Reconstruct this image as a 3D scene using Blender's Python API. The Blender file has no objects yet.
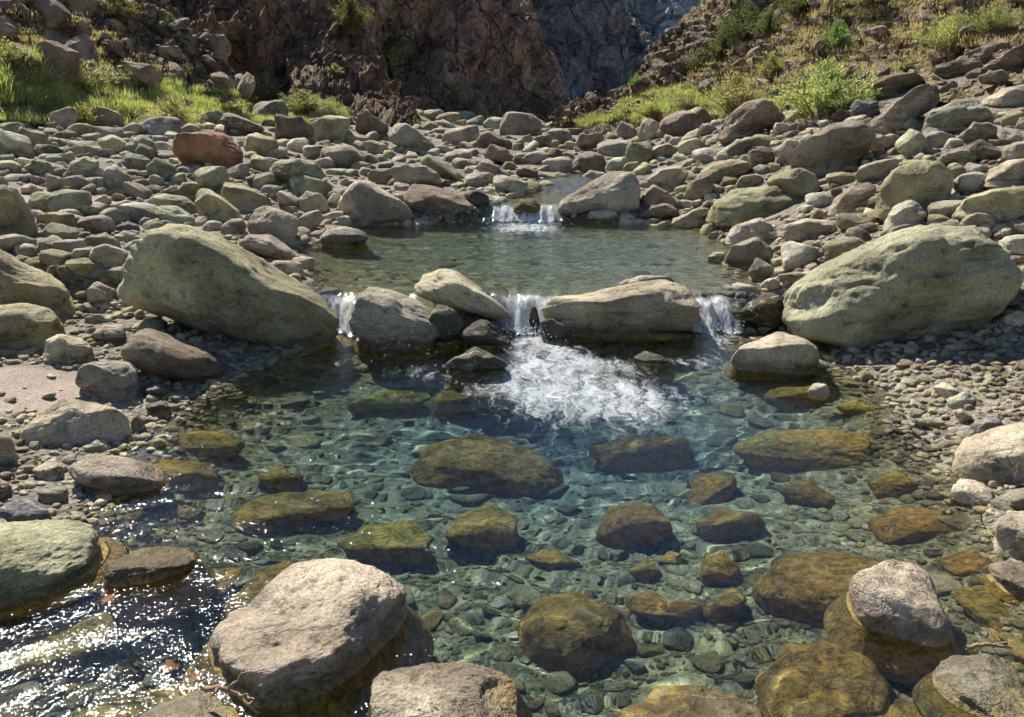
import bpy, bmesh, math, random
import numpy as np
from mathutils import Vector
from mathutils.bvhtree import BVHTree

S = bpy.context.scene
COL = S.collection
rng = np.random.default_rng(11)
random.seed(5)

# ------------------------------------------------------------------ camera
FPX, CX, CY = 804.0, 512.0, 358.5
PITCH = math.radians(17.0)
CAM = np.array([0.0, 0.0, 1.7])
FWD = np.array([0, math.cos(PITCH), -math.sin(PITCH)])
UPV = np.array([0, math.sin(PITCH), math.cos(PITCH)])
RGT = np.array([1.0, 0, 0])

def ray(px, py):
    d = FWD + RGT * ((px - CX) / FPX) - UPV * ((py - CY) / FPX)
    return d / np.linalg.norm(d)

def to_px(P):
    P = np.asarray(P, float) - CAM
    t = P @ FWD
    return CX + FPX * (P @ RGT) / t, CY - FPX * (P @ UPV) / t, t

# ------------------------------------------------------------------ numpy noise
_perm = np.random.default_rng(77).permutation(512).astype(np.int64)
_grad = np.random.default_rng(78).normal(size=(512, 3)); _grad /= np.linalg.norm(_grad, axis=1)[:, None]

def perlin(P):
    P = np.asarray(P, float)
    I = np.floor(P).astype(np.int64); F = P - I
    U = F * F * F * (F * (F * 6 - 15) + 10)
    out = 0
    for dx in (0, 1):
        for dy in (0, 1):
            for dz in (0, 1):
                h = _perm[(_perm[(_perm[(I[:, 0] + dx) & 511] + I[:, 1] + dy) & 511] + I[:, 2] + dz) & 511]
                g = _grad[h]
                dot = g[:, 0] * (F[:, 0] - dx) + g[:, 1] * (F[:, 1] - dy) + g[:, 2] * (F[:, 2] - dz)
                w = (U[:, 0] if dx else 1 - U[:, 0]) * (U[:, 1] if dy else 1 - U[:, 1]) * (U[:, 2] if dz else 1 - U[:, 2])
                out = out + w * dot
    return out * 1.6

def fbm(P, octv=4, lac=2.1, gain=0.5):
    P = np.asarray(P, float); a, s = 1.0, 0
    for k in range(octv):
        s = s + a * perlin(P + 17.3 * k); P = P * lac; a *= gain
    return s

def fbm2(X, Y, f, octv=4, seed=0.0):
    P = np.stack([X.ravel() * f, Y.ravel() * f, np.full(X.size, seed)], 1)
    return fbm(P, octv).reshape(X.shape)

def sstep(a, b, x):
    t = np.clip((x - a) / (b - a), 0, 1); return t * t * (3 - 2 * t)

# ------------------------------------------------------------------ mesh helpers
def tag(o, label=None, cat=None, group=None, kind=None):
    if label: o['label'] = label
    if cat: o['category'] = cat
    if group: o['group'] = group
    if kind: o['kind'] = kind
    return o

def mesh_from(name, V, Fc, mat=None, smooth=True, parent=None, tint=None):
    V = np.asarray(V, np.float32); Fc = np.asarray(Fc, np.int32)
    me = bpy.data.meshes.new(name)
    n, k = Fc.shape
    me.vertices.add(len(V)); me.vertices.foreach_set('co', V.ravel())
    me.loops.add(n * k); me.loops.foreach_set('vertex_index', Fc.ravel())
    me.polygons.add(n); me.polygons.foreach_set('loop_start', np.arange(n, dtype=np.int32) * k)
    me.polygons.foreach_set('loop_total', np.full(n, k, np.int32))
    me.polygons.foreach_set('use_smooth', np.full(n, smooth))
    if tint is not None:
        t = np.asarray(tint, np.float32)
        at = me.attributes.new('tint', 'FLOAT_COLOR', 'POINT')
        at.data.foreach_set('color', np.concatenate([t, np.ones((len(t), 1), np.float32)], 1).ravel())
    me.update(calc_edges=True); me.validate()
    if mat: me.materials.append(mat)
    o = bpy.data.objects.new(name, me); COL.objects.link(o)
    if parent: o.parent = parent
    return o

def grid_faces(nr, nc):
    i = np.arange(nr * nc).reshape(nr, nc)
    return np.stack([i[:-1, :-1], i[:-1, 1:], i[1:, 1:], i[1:, :-1]], -1).reshape(-1, 4)

_ico = {}
def ico(level):
    if level not in _ico:
        bm = bmesh.new(); bmesh.ops.create_icosphere(bm, subdivisions=level, radius=1.0)
        V = np.array([v.co[:] for v in bm.verts]); Fc = np.array([[v.index for v in f.verts] for f in bm.faces])
        bm.free(); V /= np.linalg.norm(V, axis=1)[:, None]
        _ico[level] = (V, Fc)
    return _ico[level]

def rock_radius(dirs, r, p=10.0, n=15, lo=.74, hi=1.05):
    """soft intersection of random half-spaces: a worn, faceted stone"""
    N = r.normal(size=(n, 3)); N /= np.linalg.norm(N, axis=1)[:, None]
    N = np.concatenate([N, np.eye(3), -np.eye(3)])
    d = r.uniform(lo, hi, len(N))
    D = np.maximum(dirs @ N.T, 0) / d
    return (D ** p).sum(1) ** (-1 / p)

def base_rock(level, r, ang=.5, rough=1.0):
    V, Fc = ico(level)
    R = rock_radius(V, r, p=7 + 17 * ang, n=int(12 + 4 * (1 - ang)), lo=.80 - .13 * ang)
    P = V * R[:, None]
    o = r.uniform(-50, 50, 3)
    P = P + V * (fbm(P * 1.3 + o, 3) * .07 * rough)[:, None]
    rid = 1 - np.abs(fbm(P * 2.6 + o + 9, 3)) * 1.6
    P = P + V * (np.clip(rid, -1, 1) * .03 * rough * (0.4 + ang))[:, None]
    if level >= 4:
        P = P + V * (fbm(P * 8 + o + 5, 3) * .018 * rough)[:, None]
    if level >= 4 and ang > .28:                          # spalled, chipped faces
        for _ in range(int(5 + 9 * ang)):
            nn = r.normal(size=3); nn /= np.linalg.norm(nn); q = P @ nn
            d_ = q.max() * r.uniform(.84, .97); ov = np.maximum(q - d_ - .012 * np.abs(perlin(P * 5 + o)), 0)
            P = P - nn * (ov * .92)[:, None]
    if level >= 6:
        led = fbm(P * np.array([1.2, 1.2, 4.0]) + o + 40, 4)
        P = P + V * (np.round(led * 3.5) / 3.5 * .030 * rough * (.5 + ang))[:, None]
    if level >= 5:
        # weathering pits and shallow bedding ledges
        pit = np.clip(perlin(P * 6.5 + o + 31) - .42, 0, 1)
        P = P - V * (pit * .17 * rough)[:, None]
        P = P + V * (fbm(P * 22 + o + 3, 2) * .005 * rough)[:, None]
    return P, Fc
# ------------------------------------------------------------------ materials
def new_mat(name):
    m = bpy.data.materials.new(name); m.use_nodes = True
    n = m.node_tree; n.nodes.clear()
    return m, n, NB(n)

class NB:
    """small node builder"""
    def __init__(s, nt): s.nt = nt
    def __call__(s, typ, ins=None, **kw):
        nd = s.nt.nodes.new(typ)
        for k, v in kw.items(): setattr(nd, k, v)
        for k, v in (ins or {}).items():
            sk = nd.inputs[k]
            if isinstance(v, bpy.types.NodeSocket): s.nt.links.new(v, sk)
            else: sk.default_value = v
        return nd
    def math(s, op, a, b=0.0, c=0.0, clamp=False):
        nd = s('ShaderNodeMath', {0: a, 1: b, 2: c}, operation=op); nd.use_clamp = clamp
        return nd.outputs[0]
    def mapr(s, v, a, b, c=0.0, d=1.0, smooth=True):
        nd = s('ShaderNodeMapRange', {'Value': v, 'From Min': a, 'From Max': b, 'To Min': c, 'To Max': d})
        nd.interpolation_type = 'SMOOTHSTEP' if smooth else 'LINEAR'
        return nd.outputs[0]
    def mix(s, f, a, b, blend='MIX'):
        nd = s('ShaderNodeMix', data_type='RGBA', blend_type=blend)
        for i, v in ((0, f), (6, a), (7, b)):
            sk = nd.inputs[i]
            if isinstance(v, bpy.types.NodeSocket): s.nt.links.new(v, sk)
            else: sk.default_value = v if i == 0 else (tuple(v) + (1,) if len(v) == 3 else v)
        return nd.outputs[2]
    def noise(s, vec, scale, detail=4, rough=.55, dist=0.0):
        return s('ShaderNodeTexNoise', {'Vector': vec, 'Scale': scale, 'Detail': detail, 'Roughness': rough, 'Distortion': dist})
    def out(s, surf, vol=None):
        o = s('ShaderNodeOutputMaterial', {'Surface': surf})
        if vol: s.nt.links.new(vol, o.inputs['Volume'])

def rock_material(name, source):
    m, n, N = new_mat(name)
    oi = N('ShaderNodeObjectInfo')
    tc = N('ShaderNodeTexCoord')
    geo = N('ShaderNodeNewGeometry')
    if source == 'object':
        base = oi.outputs['Color']
        off = N.math('MULTIPLY', oi.outputs['Random'], 91.0)
        vec = N('ShaderNodeVectorMath', {0: tc.outputs['Object'], 1: off}, operation='ADD').outputs[0]
    else:
        base = N('ShaderNodeAttribute', attribute_name='tint').outputs['Color']
        vec = geo.outputs['Position']
    wl = N('ShaderNodeAttribute', attribute_name='wet_level', attribute_type='OBJECT').outputs['Fac']
    n1 = N.noise(vec, 2.3, 6, .6, .4).outputs[0]
    n2 = N.noise(vec, 11, 6, .65).outputs[0]
    n3 = N.noise(vec, 75, 4, .7).outputs[0]
    n4 = N.noise(vec, 4.5, 5, .6, 1.2)
    c = N.mix(1.0, base, N.mix(N.mapr(n1, .32, .68), (.66, .63, .60), (1.25, 1.25, 1.22)), 'MULTIPLY')
    c = N.mix(N.mapr(n4.outputs[0], .52, .68, 0, .45), c, (.30, .265, .18))          # ochre weathering
    c = N.mix(N.mapr(n2, .56, .72, 0, .40), c, (.36, .36, .31))                        # pale lichen bloom
    c = N.mix(N.mapr(n2, .45, .31, 0, .72), c, (.085, .074, .058))                       # dark mineral stain
    c = N.mix(1.0, c, N.mix(N.mapr(n3, .3, .7), (.68, .68, .68), (1.28, 1.27, 1.25)), 'MULTIPLY')
    nb_ = N.noise(vec, .9, 4, .6, .8).outputs[0]
    c = N.mix(1.0, c, N.mix(N.mapr(nb_, .35, .65), (.68, .655, .61), (1.22, 1.21, 1.16)), 'MULTIPLY')
    lv = N('ShaderNodeVectorMath', {0: vec, 1: N('ShaderNodeVectorMath', {0: N.noise(vec, 20, 4, .7).outputs['Color'], 'Scale': .07}, operation='SCALE').outputs[0]}, operation='ADD').outputs[0]
    lich = N('ShaderNodeTexVoronoi', {'Vector': lv, 'Scale': 6.5})
    lm = N.math('MULTIPLY', N.mapr(lich.outputs['Distance'], .30, .20), N.mapr(N('ShaderNodeSeparateColor', {0: lich.outputs['Color']}).outputs[0], .66, .72))
    lm = N.math('MULTIPLY', lm, N.mapr(n3, .35, .60))
    c = N.mix(N.math('MULTIPLY', lm, .55), c, N.mix(N('ShaderNodeSeparateColor', {0: lich.outputs['Color']}).outputs[1], (.40, .41, .33), (.16, .155, .11)))
    vn = N.noise(N('ShaderNodeMapping', {'Vector': vec, 'Scale': (.7, 1.6, 2.4), 'Rotation': (.9, .4, 1.2)}).outputs[0], 2.1, 3, .5, .5).outputs[0]
    vein = N.math('MULTIPLY', N.mapr(N.math('ABSOLUTE', N.math('SUBTRACT', vn, .5)), .012, .002), N.mapr(oi.outputs['Random'], .55, .7)) if source == 'object' else 0.0
    c = N.mix(N.math('MULTIPLY', vein, .55), c, (.50, .47, .41))
    vo = N('ShaderNodeTexVoronoi', {'Vector': vec, 'Scale': 48.0, 'Randomness': 1.0})
    pit = N.mapr(vo.outputs['Distance'], .10, .28, 0, 1)
    pitm = N.mapr(n2, .50, .60)
    pit = N.math('SUBTRACT', 1.0, N.math('MULTIPLY', N.math('SUBTRACT', 1.0, pit), pitm))
    c = N.mix(N.math('MULTIPLY', N.math('SUBTRACT', 1.0, pit), .55), c, (.06, .05, .04))
    # cracks: thin zero-crossings of a stretched noise
    cr = N.noise(N('ShaderNodeMapping', {'Vector': vec, 'Scale': (1.0, 1.7, 3.2), 'Rotation': (.5, .3, .2)}).outputs[0], 1.7, 5, .6, .3).outputs[0]
    crack = N.mapr(N.math('ABSOLUTE', N.math('SUBTRACT', cr, .5)), 0.0, .010)
    crack = N.math('MAXIMUM', crack, N.mapr(n1, .40, .52))
    c = N.mix(N.math('MULTIPLY', N.math('SUBTRACT', 1.0, crack), .50), c, (.06, .052, .042))
    # water line: wet band, then algae below it
    z = N('ShaderNodeSeparateXYZ', {0: geo.outputs['Position']}).outputs[2]
    h = N.math('SUBTRACT', z, wl)
    hj = N.math('ADD', h, N.math('MULTIPLY', N.math('SUBTRACT', N.noise(geo.outputs['Position'], 7, 6, .7).outputs[0], .5), .17))
    wet = N.mapr(hj, .13, .03)
    alg = N.mapr(hj, .035, -.02)
    c = N.mix(wet, c, N.mix(1.0, c, (.48, .45, .40), 'MULTIPLY'))
    fib = N.noise(N('ShaderNodeMapping', {'Vector': vec, 'Scale': (1.6, 2.4, 1.6), 'Rotation': (.2, .3, .9)}).outputs[0], 12.0, 6, .75, .8).outputs[0]
    ac = N.mix(N.mapr(fib, .36, .64), (.17, .105, .024), (.62, .385, .090))
    ac = N.mix(N.mapr(n4.outputs[0], .50, .66, 0, .75), ac, N.mix(N.mapr(fib, .35, .65), (.13, .112, .028), (.42, .34, .11)))
    if source == 'object':                                # each stone carries its own growth
        rv = oi.outputs['Random']
        ac = N.mix(N.mapr(rv, .30, .42, .75, 0), ac, N.mix(1.0, ac, (.80, .72, .72), 'MULTIPLY'))
        ac = N.mix(N.mapr(rv, .70, .80, 0, .75), ac, N.mix(1.0, ac, (.82, .98, .9), 'MULTIPLY'))
    c = N.mix(N.math('MULTIPLY', alg, N.mapr(n1, .32, .62, .62, .95)), c, ac)
    rough = N.math('SUBTRACT', .88, N.math('MULTIPLY', N.math('MULTIPLY', wet, N.mapr(h, -.02, .0)), .50))
    bh = N.math('ADD', N.math('MULTIPLY', n2, .9), N.math('MULTIPLY', n3, .24))
    bh = N.math('ADD', bh, N.math('MULTIPLY', n4.outputs[0], 1.1))
    bh = N.math('ADD', bh, N.math('MULTIPLY', pit, .16))
    bh = N.math('ADD', bh, N.math('MULTIPLY', crack, .26))
    bh = N.math('ADD', bh, N.math('MULTIPLY', N.math('MULTIPLY', fib, alg), .5))
    bump = N('ShaderNodeBump', {'Height': bh, 'Strength': .85, 'Distance': .042})
    bs = N('ShaderNodeBsdfPrincipled', {'Base Color': c, 'Roughness': rough, 'Normal': bump.outputs[0], 'Specular IOR Level': .3})
    N.out(bs.outputs[0])
    return m

M_ROCK = rock_material('river_rock', 'object')
M_COB = rock_material('river_cobble', 'tint')

def ground_material():
    m, n, N = new_mat('gravel_ground')
    geo = N('ShaderNodeNewGeometry'); P = geo.outputs['Position']
    bed = N('ShaderNodeAttribute', attribute_name='tint').outputs['Color']
    sp = N('ShaderNodeSeparateColor', {0: bed})
    n1 = N.noise(P, .9, 6, .6).outputs[0]; n2 = N.noise(P, 9, 6, .65).outputs[0]; n3 = N.noise(P, 70, 4, .7).outputs[0]
    vo = N('ShaderNodeTexVoronoi', {'Vector': P, 'Scale': 26.0}); vo2 = N('ShaderNodeTexVoronoi', {'Vector': P, 'Scale': 60.0})
    g = N.mix(N.mapr(n1, .35, .65), (.215, .185, .150), (.160, .145, .118))
    vc = N('ShaderNodeSeparateColor', {0: vo.outputs['Color']}).outputs[0]
    grav = N.mix(1.0, g, N.mix(vc, (.55, .55, .52), (1.35, 1.32, 1.25)), 'MULTIPLY')
    sandc = N.mix(N.mapr(n2, .3, .7), (.27, .215, .165), (.33, .27, .215))
    c = N.mix(sp.outputs[1], grav, sandc)
    bc = N.mix(N.mapr(n2, .35, .65), (.075, .075, .032), (.30, .27, .135))
    bc = N.mix(N.mapr(N('ShaderNodeSeparateColor', {0: vo2.outputs['Color']}).outputs[0], .62, .9, 0, .7), bc, (.33, .31, .22))
    bc = N.mix(N.math('MULTIPLY', sp.outputs[2], .8), bc, N.mix(N.mapr(n2, .35, .65), (.10, .14, .135), (.22, .27, .25)))  # teal of the water column mixed into the bed colour, replacing absorption
    c = N.mix(sp.outputs[0], c, bc)
    c = N.mix(1.0, c, N.mix(N.mapr(n3, .3, .7), (.65, .65, .65), (1.3, 1.3, 1.3)), 'MULTIPLY')
    bh = N.math('ADD', N.math('MULTIPLY', N.math('SUBTRACT', 1.0, vo.outputs['Distance']), N.math('SUBTRACT', .75, N.math('MULTIPLY', sp.outputs[1], .7))), N.math('MULTIPLY', n2, .7))
    bh = N.math('ADD', bh, N.math('MULTIPLY', n3, .3))
    bump = N('ShaderNodeBump', {'Height': bh, 'Strength': .8, 'Distance': .03})
    bs = N('ShaderNodeBsdfPrincipled', {'Base Color': c, 'Roughness': .92, 'Normal': bump.outputs[0], 'Specular IOR Level': .2})
    N.out(bs.outputs[0]); return m
M_GROUND = ground_material()

def cliff_material(name, c0, c1, c2, c3, sc=1.0, grassy=0.0):
    m, n, N = new_mat(name)
    geo = N('ShaderNodeNewGeometry'); P = geo.outputs['Position']
    st = N('ShaderNodeMapping', {'Vector': P, 'Scale': (1.0, 1.0, .85), 'Rotation': (.35, .6, .3)}).outputs[0]
    n1 = N.noise(st, .16 * sc, 7, .62, .6).outputs[0]; n2 = N.noise(st, .8 * sc, 7, .68, .3).outputs[0]; n3 = N.noise(P, 4 * sc, 6, .7).outputs[0]
    n5 = N.noise(st, .33 * sc, 6, .6, .8).outputs[0]
    c = N.mix(N.mapr(n1, .38, .62), c0, c1)
    c = N.mix(N.mapr(n5, .52, .66, 0, .85), c, c2)
    c = N.mix(N.mapr(n2, .35, .70), N.mix(1.0, c, (.42, .42, .44), 'MULTIPLY'), N.mix(1.0, c, (1.35, 1.32, 1.25), 'MULTIPLY'))
    c = N.mix(N.mapr(n3, .56, .70, 0, .6), c, c3)
    up = N('ShaderNodeSeparateXYZ', {0: geo.outputs['Normal']}).outputs[2]
    gm = N.math('MULTIPLY', N.mapr(N.math('ADD', up, N.math('MULTIPLY', N.math('SUBTRACT', n2, .5), .9)), .50, .80), grassy)
    gcol = N.mix(N.mapr(n3, .35, .65), (.42, .315, .185), (.27, .225, .105))
    c = N.mix(gm, c, gcol)
    jw = N('ShaderNodeVectorMath', {0: st, 1: N('ShaderNodeVectorMath', {0: N.noise(P, .9 * sc, 4).outputs['Color'], 'Scale': .9 / sc}, operation='SCALE').outputs[0]}, operation='ADD').outputs[0]
    jv = N('ShaderNodeTexVoronoi', {'Vector': jw, 'Scale': .75 * sc}, feature='DISTANCE_TO_EDGE').outputs[0]
    jv2 = N('ShaderNodeTexVoronoi', {'Vector': jw, 'Scale': 2.4 * sc}, feature='DISTANCE_TO_EDGE').outputs[0]
    j1, j2 = N.mapr(jv, 0, .055), N.mapr(jv2, 0, .07)
    c = N.mix(N.math('MULTIPLY', N.math('SUBTRACT', 1.0, j1), .42), c, (.06, .050, .045))
    c = N.mix(N.math('MULTIPLY', N.math('SUBTRACT', 1.0, j2), .25), c, (.07, .058, .05))
    bh = N.math('ADD', N.math('MULTIPLY', n2, 1.0), N.math('MULTIPLY', n3, .40))
    bh = N.math('ADD', bh, N.math('ADD', N.math('MULTIPLY', j1, .35), N.math('MULTIPLY', j2, .16)))
    bump = N('ShaderNodeBump', {'Height': bh, 'Strength': 1.0, 'Distance': .9 / sc})
    bs = N('ShaderNodeBsdfPrincipled', {'Base Color': c, 'Roughness': .95, 'Normal': bump.outputs[0], 'Specular IOR Level': .1})
    N.out(bs.outputs[0]); return m

# ------------------------------------------------------------------ river course
def tab(pairs):
    a = np.array(pairs, float); return lambda y: np.interp(y, a[:, 0], a[:, 1])
wl_f = tab([(-5, 0), (6.20, 0), (6.26, .03), (6.34, .13), (6.42, .215), (6.56, .27), (10.90, .275), (10.98, .31), (11.10, .41), (11.22, .48), (11.36, .50), (12.5, .53), (13.6, .66), (15, .70), (20, .82), (45, .95), (500, .95)])
bl_f = tab([(-5, 0), (6.25, 0), (6.75, .27), (10.9, .275), (11.6, .50), (12.5, .53), (14, .66), (20, .82), (45, .95), (500, .95)])
xl_f = tab([(-5, -2.6), (0, -2.4), (2, -2.1), (3.2, -1.80), (4.1, -1.87), (4.65, -1.95), (5.4, -1.75), (5.9, -1.45), (6.66, -1.6), (8.7, -2.35), (10.5, -2.15), (11.1, -.45), (12.7, .30), (14, .75), (14.8, 1.3), (20, 1.6), (45, 2.0), (500, 2.0)])
xr_f = tab([(-5, 2.0), (0, 1.9), (2, 1.78), (2.6, 1.88), (3.3, 2.12), (4.2, 2.1), (4.85, 2.35), (5.4, 2.1), (6.1, 1.8), (6.7, 1.9), (8.1, 2.35), (10.5, 2.5), (11.1, .80), (12.7, 1.15), (14, 1.2), (14.8, 1.0), (20, 1.3), (45, 1.7), (500, 1.7)])
bxl_f = tab([(-5, -2.4), (8, -2.3), (14, -2.0), (40, -1.0), (500, -1)])
bxr_f = tab([(-5, 2.3), (8, 2.3), (14, 2.4), (40, 4.0), (500, 4)])
dep_f = tab([(-5, .42), (2, .42), (3, .46), (4.6, .66), (5.8, .46), (6.15, .22), (6.45, .13), (7.2, .40), (8.6, .54), (10.5, .46), (11.2, .10), (13, .15), (16, .12), (500, .1)])

def ground_z(X, Y, detail=True):
    X = np.asarray(X, float); Y = np.asarray(Y, float)
    wl, xl, xr = bl_f(Y), xl_f(Y), xr_f(Y)
    t = np.minimum(X - xl, xr - X)                    # + inside the stream
    cen = (xl + xr) / 2; side = (X - cen) / np.maximum((xr - xl) / 2, .1)
    dmax = dep_f(Y) * (1 - .30 * np.clip(side, 0, 1))
    inside = wl - dmax * (1 - np.exp(-np.clip(t, 0, 9) * 2.6)) - .01
    sl = np.clip(xl - X, 0, 400); sl2 = np.clip(bxl_f(Y) - X, 0, 400)
    sr = np.clip(X - xr, 0, 400); sr2 = np.clip(X - bxr_f(Y), 0, 400)
    left = wl + .10 * np.minimum(sl, .5) + .02 * np.clip(sl - .5, 0, 3) + .085 * np.minimum(sl2, 14)
    rk = .22 + .08 * sstep(4.5, 8, Y)
    right = wl + .12 * np.minimum(sr, .5) + .02 * np.clip(sr - .5, 0, 3) + rk * np.minimum(sr2, 9)
    z = np.where(t > 0, inside, np.where(X < cen, left, right))
    if detail:
        z = z + fbm2(X, Y, .8, 4, 3.3) * .035 + np.where(t < 0, fbm2(X, Y, .25, 2, 8.8) * .10 * sstep(3, 10, Y), 0)
    return z

ys = [-3.0]
while ys[-1] < 480: ys.append(ys[-1] + (.06 if ys[-1] < 8 else .0085 * ys[-1]))
ys = np.array(ys)
u = np.linspace(-1, 1, 361); xs = np.sign(u) * (np.abs(u) * 5.5 + (np.abs(u) ** 7) * 300)
GX, GY = np.meshgrid(xs, ys)
GZ = ground_z(GX, GY)
bedm = sstep(-.06, .05, np.minimum(GX - xl_f(GY), xr_f(GY) - GX) + fbm2(GX, GY, 1.5, 3, 1.2) * .10)
def ell(cx, cy, rx, ry): return 1 - sstep(.75, 1.1, ((GX - cx) / rx) ** 2 + ((GY - cy) / ry) ** 2 + fbm2(GX, GY, 1.6, 3, 4.0) * .5)
SANDS = [(-5.35, 9.9, 1.25, .75), (-3.05, 4.6, .85, .40)]
sandm = np.zeros_like(GX)
for e in SANDS: sandm = np.maximum(sandm, ell(*e))
water_tealm = np.exp(-(((GX - .35) / 1.25) ** 2 + ((GY - 4.55) / .95) ** 2)) * bedm  # where the deep water's teal is painted onto the bed
tint = np.stack([bedm, sandm, water_tealm], -1).reshape(-1, 3)
ground = mesh_from('ground', np.stack([GX, GY, GZ], -1).reshape(-1, 3), grid_faces(*GX.shape), M_GROUND, tint=tint)
tag(ground, 'pinkish gravel and sand of the canyon floor under the stones', 'ground', kind='structure')

# ------------------------------------------------------------------ canyon sides: each spur is a displaced sheet with a front, a crest and a back
def spur(name, label, B, T, mat, rows=90, cols=220, amp=1.0, f=.25, sharp=1.0, back=.6, bulge=0.0, seed=0):
    """B / T: (px, py, distance) of the foot and of the crest, matched along the spur"""
    B = np.array([CAM + ray(a, b) * d for a, b, d in B]); T = np.array([CAM + ray(a, b) * d for a, b, d in T])
    k = np.linspace(0, 1, len(B)); kk = np.linspace(0, 1, cols)
    Bi = np.stack([np.interp(kk, k, B[:, i]) for i in range(3)], 1); Ti = np.stack([np.interp(kk, k, T[:, i]) for i in range(3)], 1)
    Bi[:, 2] -= .6
    t = np.linspace(0, 1, rows)[:, None, None]
    front = Bi[None] * (1 - t) + Ti[None] * t
    txy, tz = (t ** 1.6, t ** .85) if name != 'hillside' else (t ** .92, t ** 1.1)                       # steep below, easing towards the crest
    front = np.concatenate([(Bi[None] * (1 - txy) + Ti[None] * txy)[..., :2], (Bi[None] * (1 - tz) + Ti[None] * tz)[..., 2:]], -1)
    H = (Ti[:, 2] - Bi[:, 2])
    tb = np.linspace(0, 1, 26)[1:, None]
    rear = np.stack([np.broadcast_to(Ti[:, 0], (25, cols)), Ti[:, 1] + tb * np.maximum(H, 2) * back * 2.0 + 0 * tb, Ti[:, 2] - (tb ** 1.3) * (np.maximum(H, .5) + 1.0)], -1)
    P = np.concatenate([front, rear], 0)
    du = np.gradient(P, axis=1); dv = np.gradient(P, axis=0)
    Nn = np.cross(du, dv); Nn /= np.linalg.norm(Nn, axis=-1)[..., None] + 1e-9
    q = P.reshape(-1, 3) * f + seed * 7.7
    q2 = q * np.array([1, 1, .55]) @ np.array([[.9, 0, .43], [0, 1, 0], [-.43, 0, .9]])
    d = fbm(q2, 3) * .9
    d = d + (1 - np.abs(fbm(q2 * 1.9 + 4, 4)) * 2.0) * .55 * sharp
    st = fbm(q2 * 3.5 + 11, 4)
    d = d + np.round(st * 3) / 3 * .22 * sharp + fbm(q2 * 9 + 2, 3) * .09
    fade = np.concatenate([np.linspace(.35, 1, rows // 4), np.ones(rows - 2 * (rows // 4)), np.linspace(1, .55, rows // 4), np.full(25, .55)])[:, None]
    P = P + Nn * (d.reshape(P.shape[:2]) * amp * fade)[..., None]
    o = mesh_from(name, P.reshape(-1, 3), grid_faces(*P.shape[:2]), mat, smooth=False)
    return tag(o, label, 'cliff' if 'cliff' in name or 'mountain' in name else 'hillside', kind='structure')

M_C1 = cliff_material('rubble_slope', (0.263, 0.178, 0.126), (0.385, 0.282, 0.202), (0.403, 0.252, 0.151), (0.485, 0.403, 0.312), 1.6, .9)
M_C2 = cliff_material('dark_cliff', (0.326, 0.217, 0.162), (0.495, 0.314, 0.212), (0.600, 0.380, 0.175), (0.600, 0.427, 0.294), .9, .55)
M_C3 = cliff_material('red_cliff', (0.433, 0.290, 0.223), (0.600, 0.375, 0.265), (0.600, 0.491, 0.255), (0.600, 0.491, 0.324), .55, .35)
M_C4 = cliff_material('far_cliff_hazed', (0.312, 0.309, 0.325), (0.416, 0.377, 0.365), (0.510, 0.367, 0.294), (0.510, 0.473, 0.436), .30, .45)  # aerial haze painted in: base colours shifted to a lighter grey blue
M_C5 = cliff_material('distant_ridge_hazed', (0.389, 0.419, 0.466), (0.478, 0.497, 0.532), (0.494, 0.466, 0.451), (0.538, 0.543, 0.532), .12, .3)  # paler and bluer still, distance haze put into the rock colour
M_HR = cliff_material('dry_hill', (0.240, 0.174, 0.114), (0.324, 0.240, 0.150), (0.396, 0.282, 0.138), (0.180, 0.132, 0.102), 1.6, 1.0)

hills = []
hills.append(spur('hillside', 'rubble slope of brown rock rising above the left bank',
    [(-330, 170, 12), (-120, 125, 15), (30, 104, 18), (110, 98, 20), (180, 96, 22), (236, 97, 25)],
    [(-330, -130, 26), (-120, -120, 30), (30, -70, 32), (128, -14, 33), (180, 38, 31), (238, 88, 28)], M_C1, amp=.95, f=.42, seed=1, sharp=1.3))
hills.append(spur('cliff', 'dark shaded cliff on the left behind the rubble slope',
    [(-250, 110, 32), (60, 108, 33), (180, 108, 34), (280, 108, 35), (350, 116, 36), (408, 126, 37)],
    [(-250, -130, 42), (60, -100, 45), (180, -50, 46), (280, -6, 46), (335, 46, 44), (400, 118, 41)], M_C2, amp=1.9, f=.22, seed=2, sharp=1.3, rows=130, cols=300))
hills.append(spur('hillside', 'sunlit brown spur running down in front of the dark left cliff',
    [(300, 121, 26.5), (330, 121, 27), (360, 122, 27.5), (390, 124, 28), (414, 126, 29)],
    [(268, -20, 52), (300, 4, 51), (340, 42, 46), (374, 78, 40), (414, 120, 33)], M_C1, amp=.8, f=.34, seed=9, sharp=1.4))
hills.append(spur('cliff', 'dark reddish cliff closing the middle of the canyon',
    [(150, 125, 60), (330, 126, 62), (430, 128, 63), (500, 129, 64), (550, 129, 66), (584, 128, 68)],
    [(150, -420, 78), (330, -280, 80), (430, -130, 80), (497, -6, 79), (543, 62, 76), (586, 118, 72)], M_C3, amp=3.0, f=.115, seed=3, sharp=1.2, rows=150, cols=320))
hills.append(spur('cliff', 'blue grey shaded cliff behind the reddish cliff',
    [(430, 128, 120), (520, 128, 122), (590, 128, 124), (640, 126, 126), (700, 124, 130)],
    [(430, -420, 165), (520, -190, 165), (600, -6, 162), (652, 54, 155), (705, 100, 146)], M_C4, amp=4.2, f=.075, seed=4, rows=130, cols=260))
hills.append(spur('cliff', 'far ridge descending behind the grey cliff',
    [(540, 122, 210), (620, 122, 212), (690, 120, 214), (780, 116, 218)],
    [(540, -190, 280), (640, -16, 280), (690, 26, 275), (790, 90, 262)], M_C5, amp=5.0, f=.05, seed=5))
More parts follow.
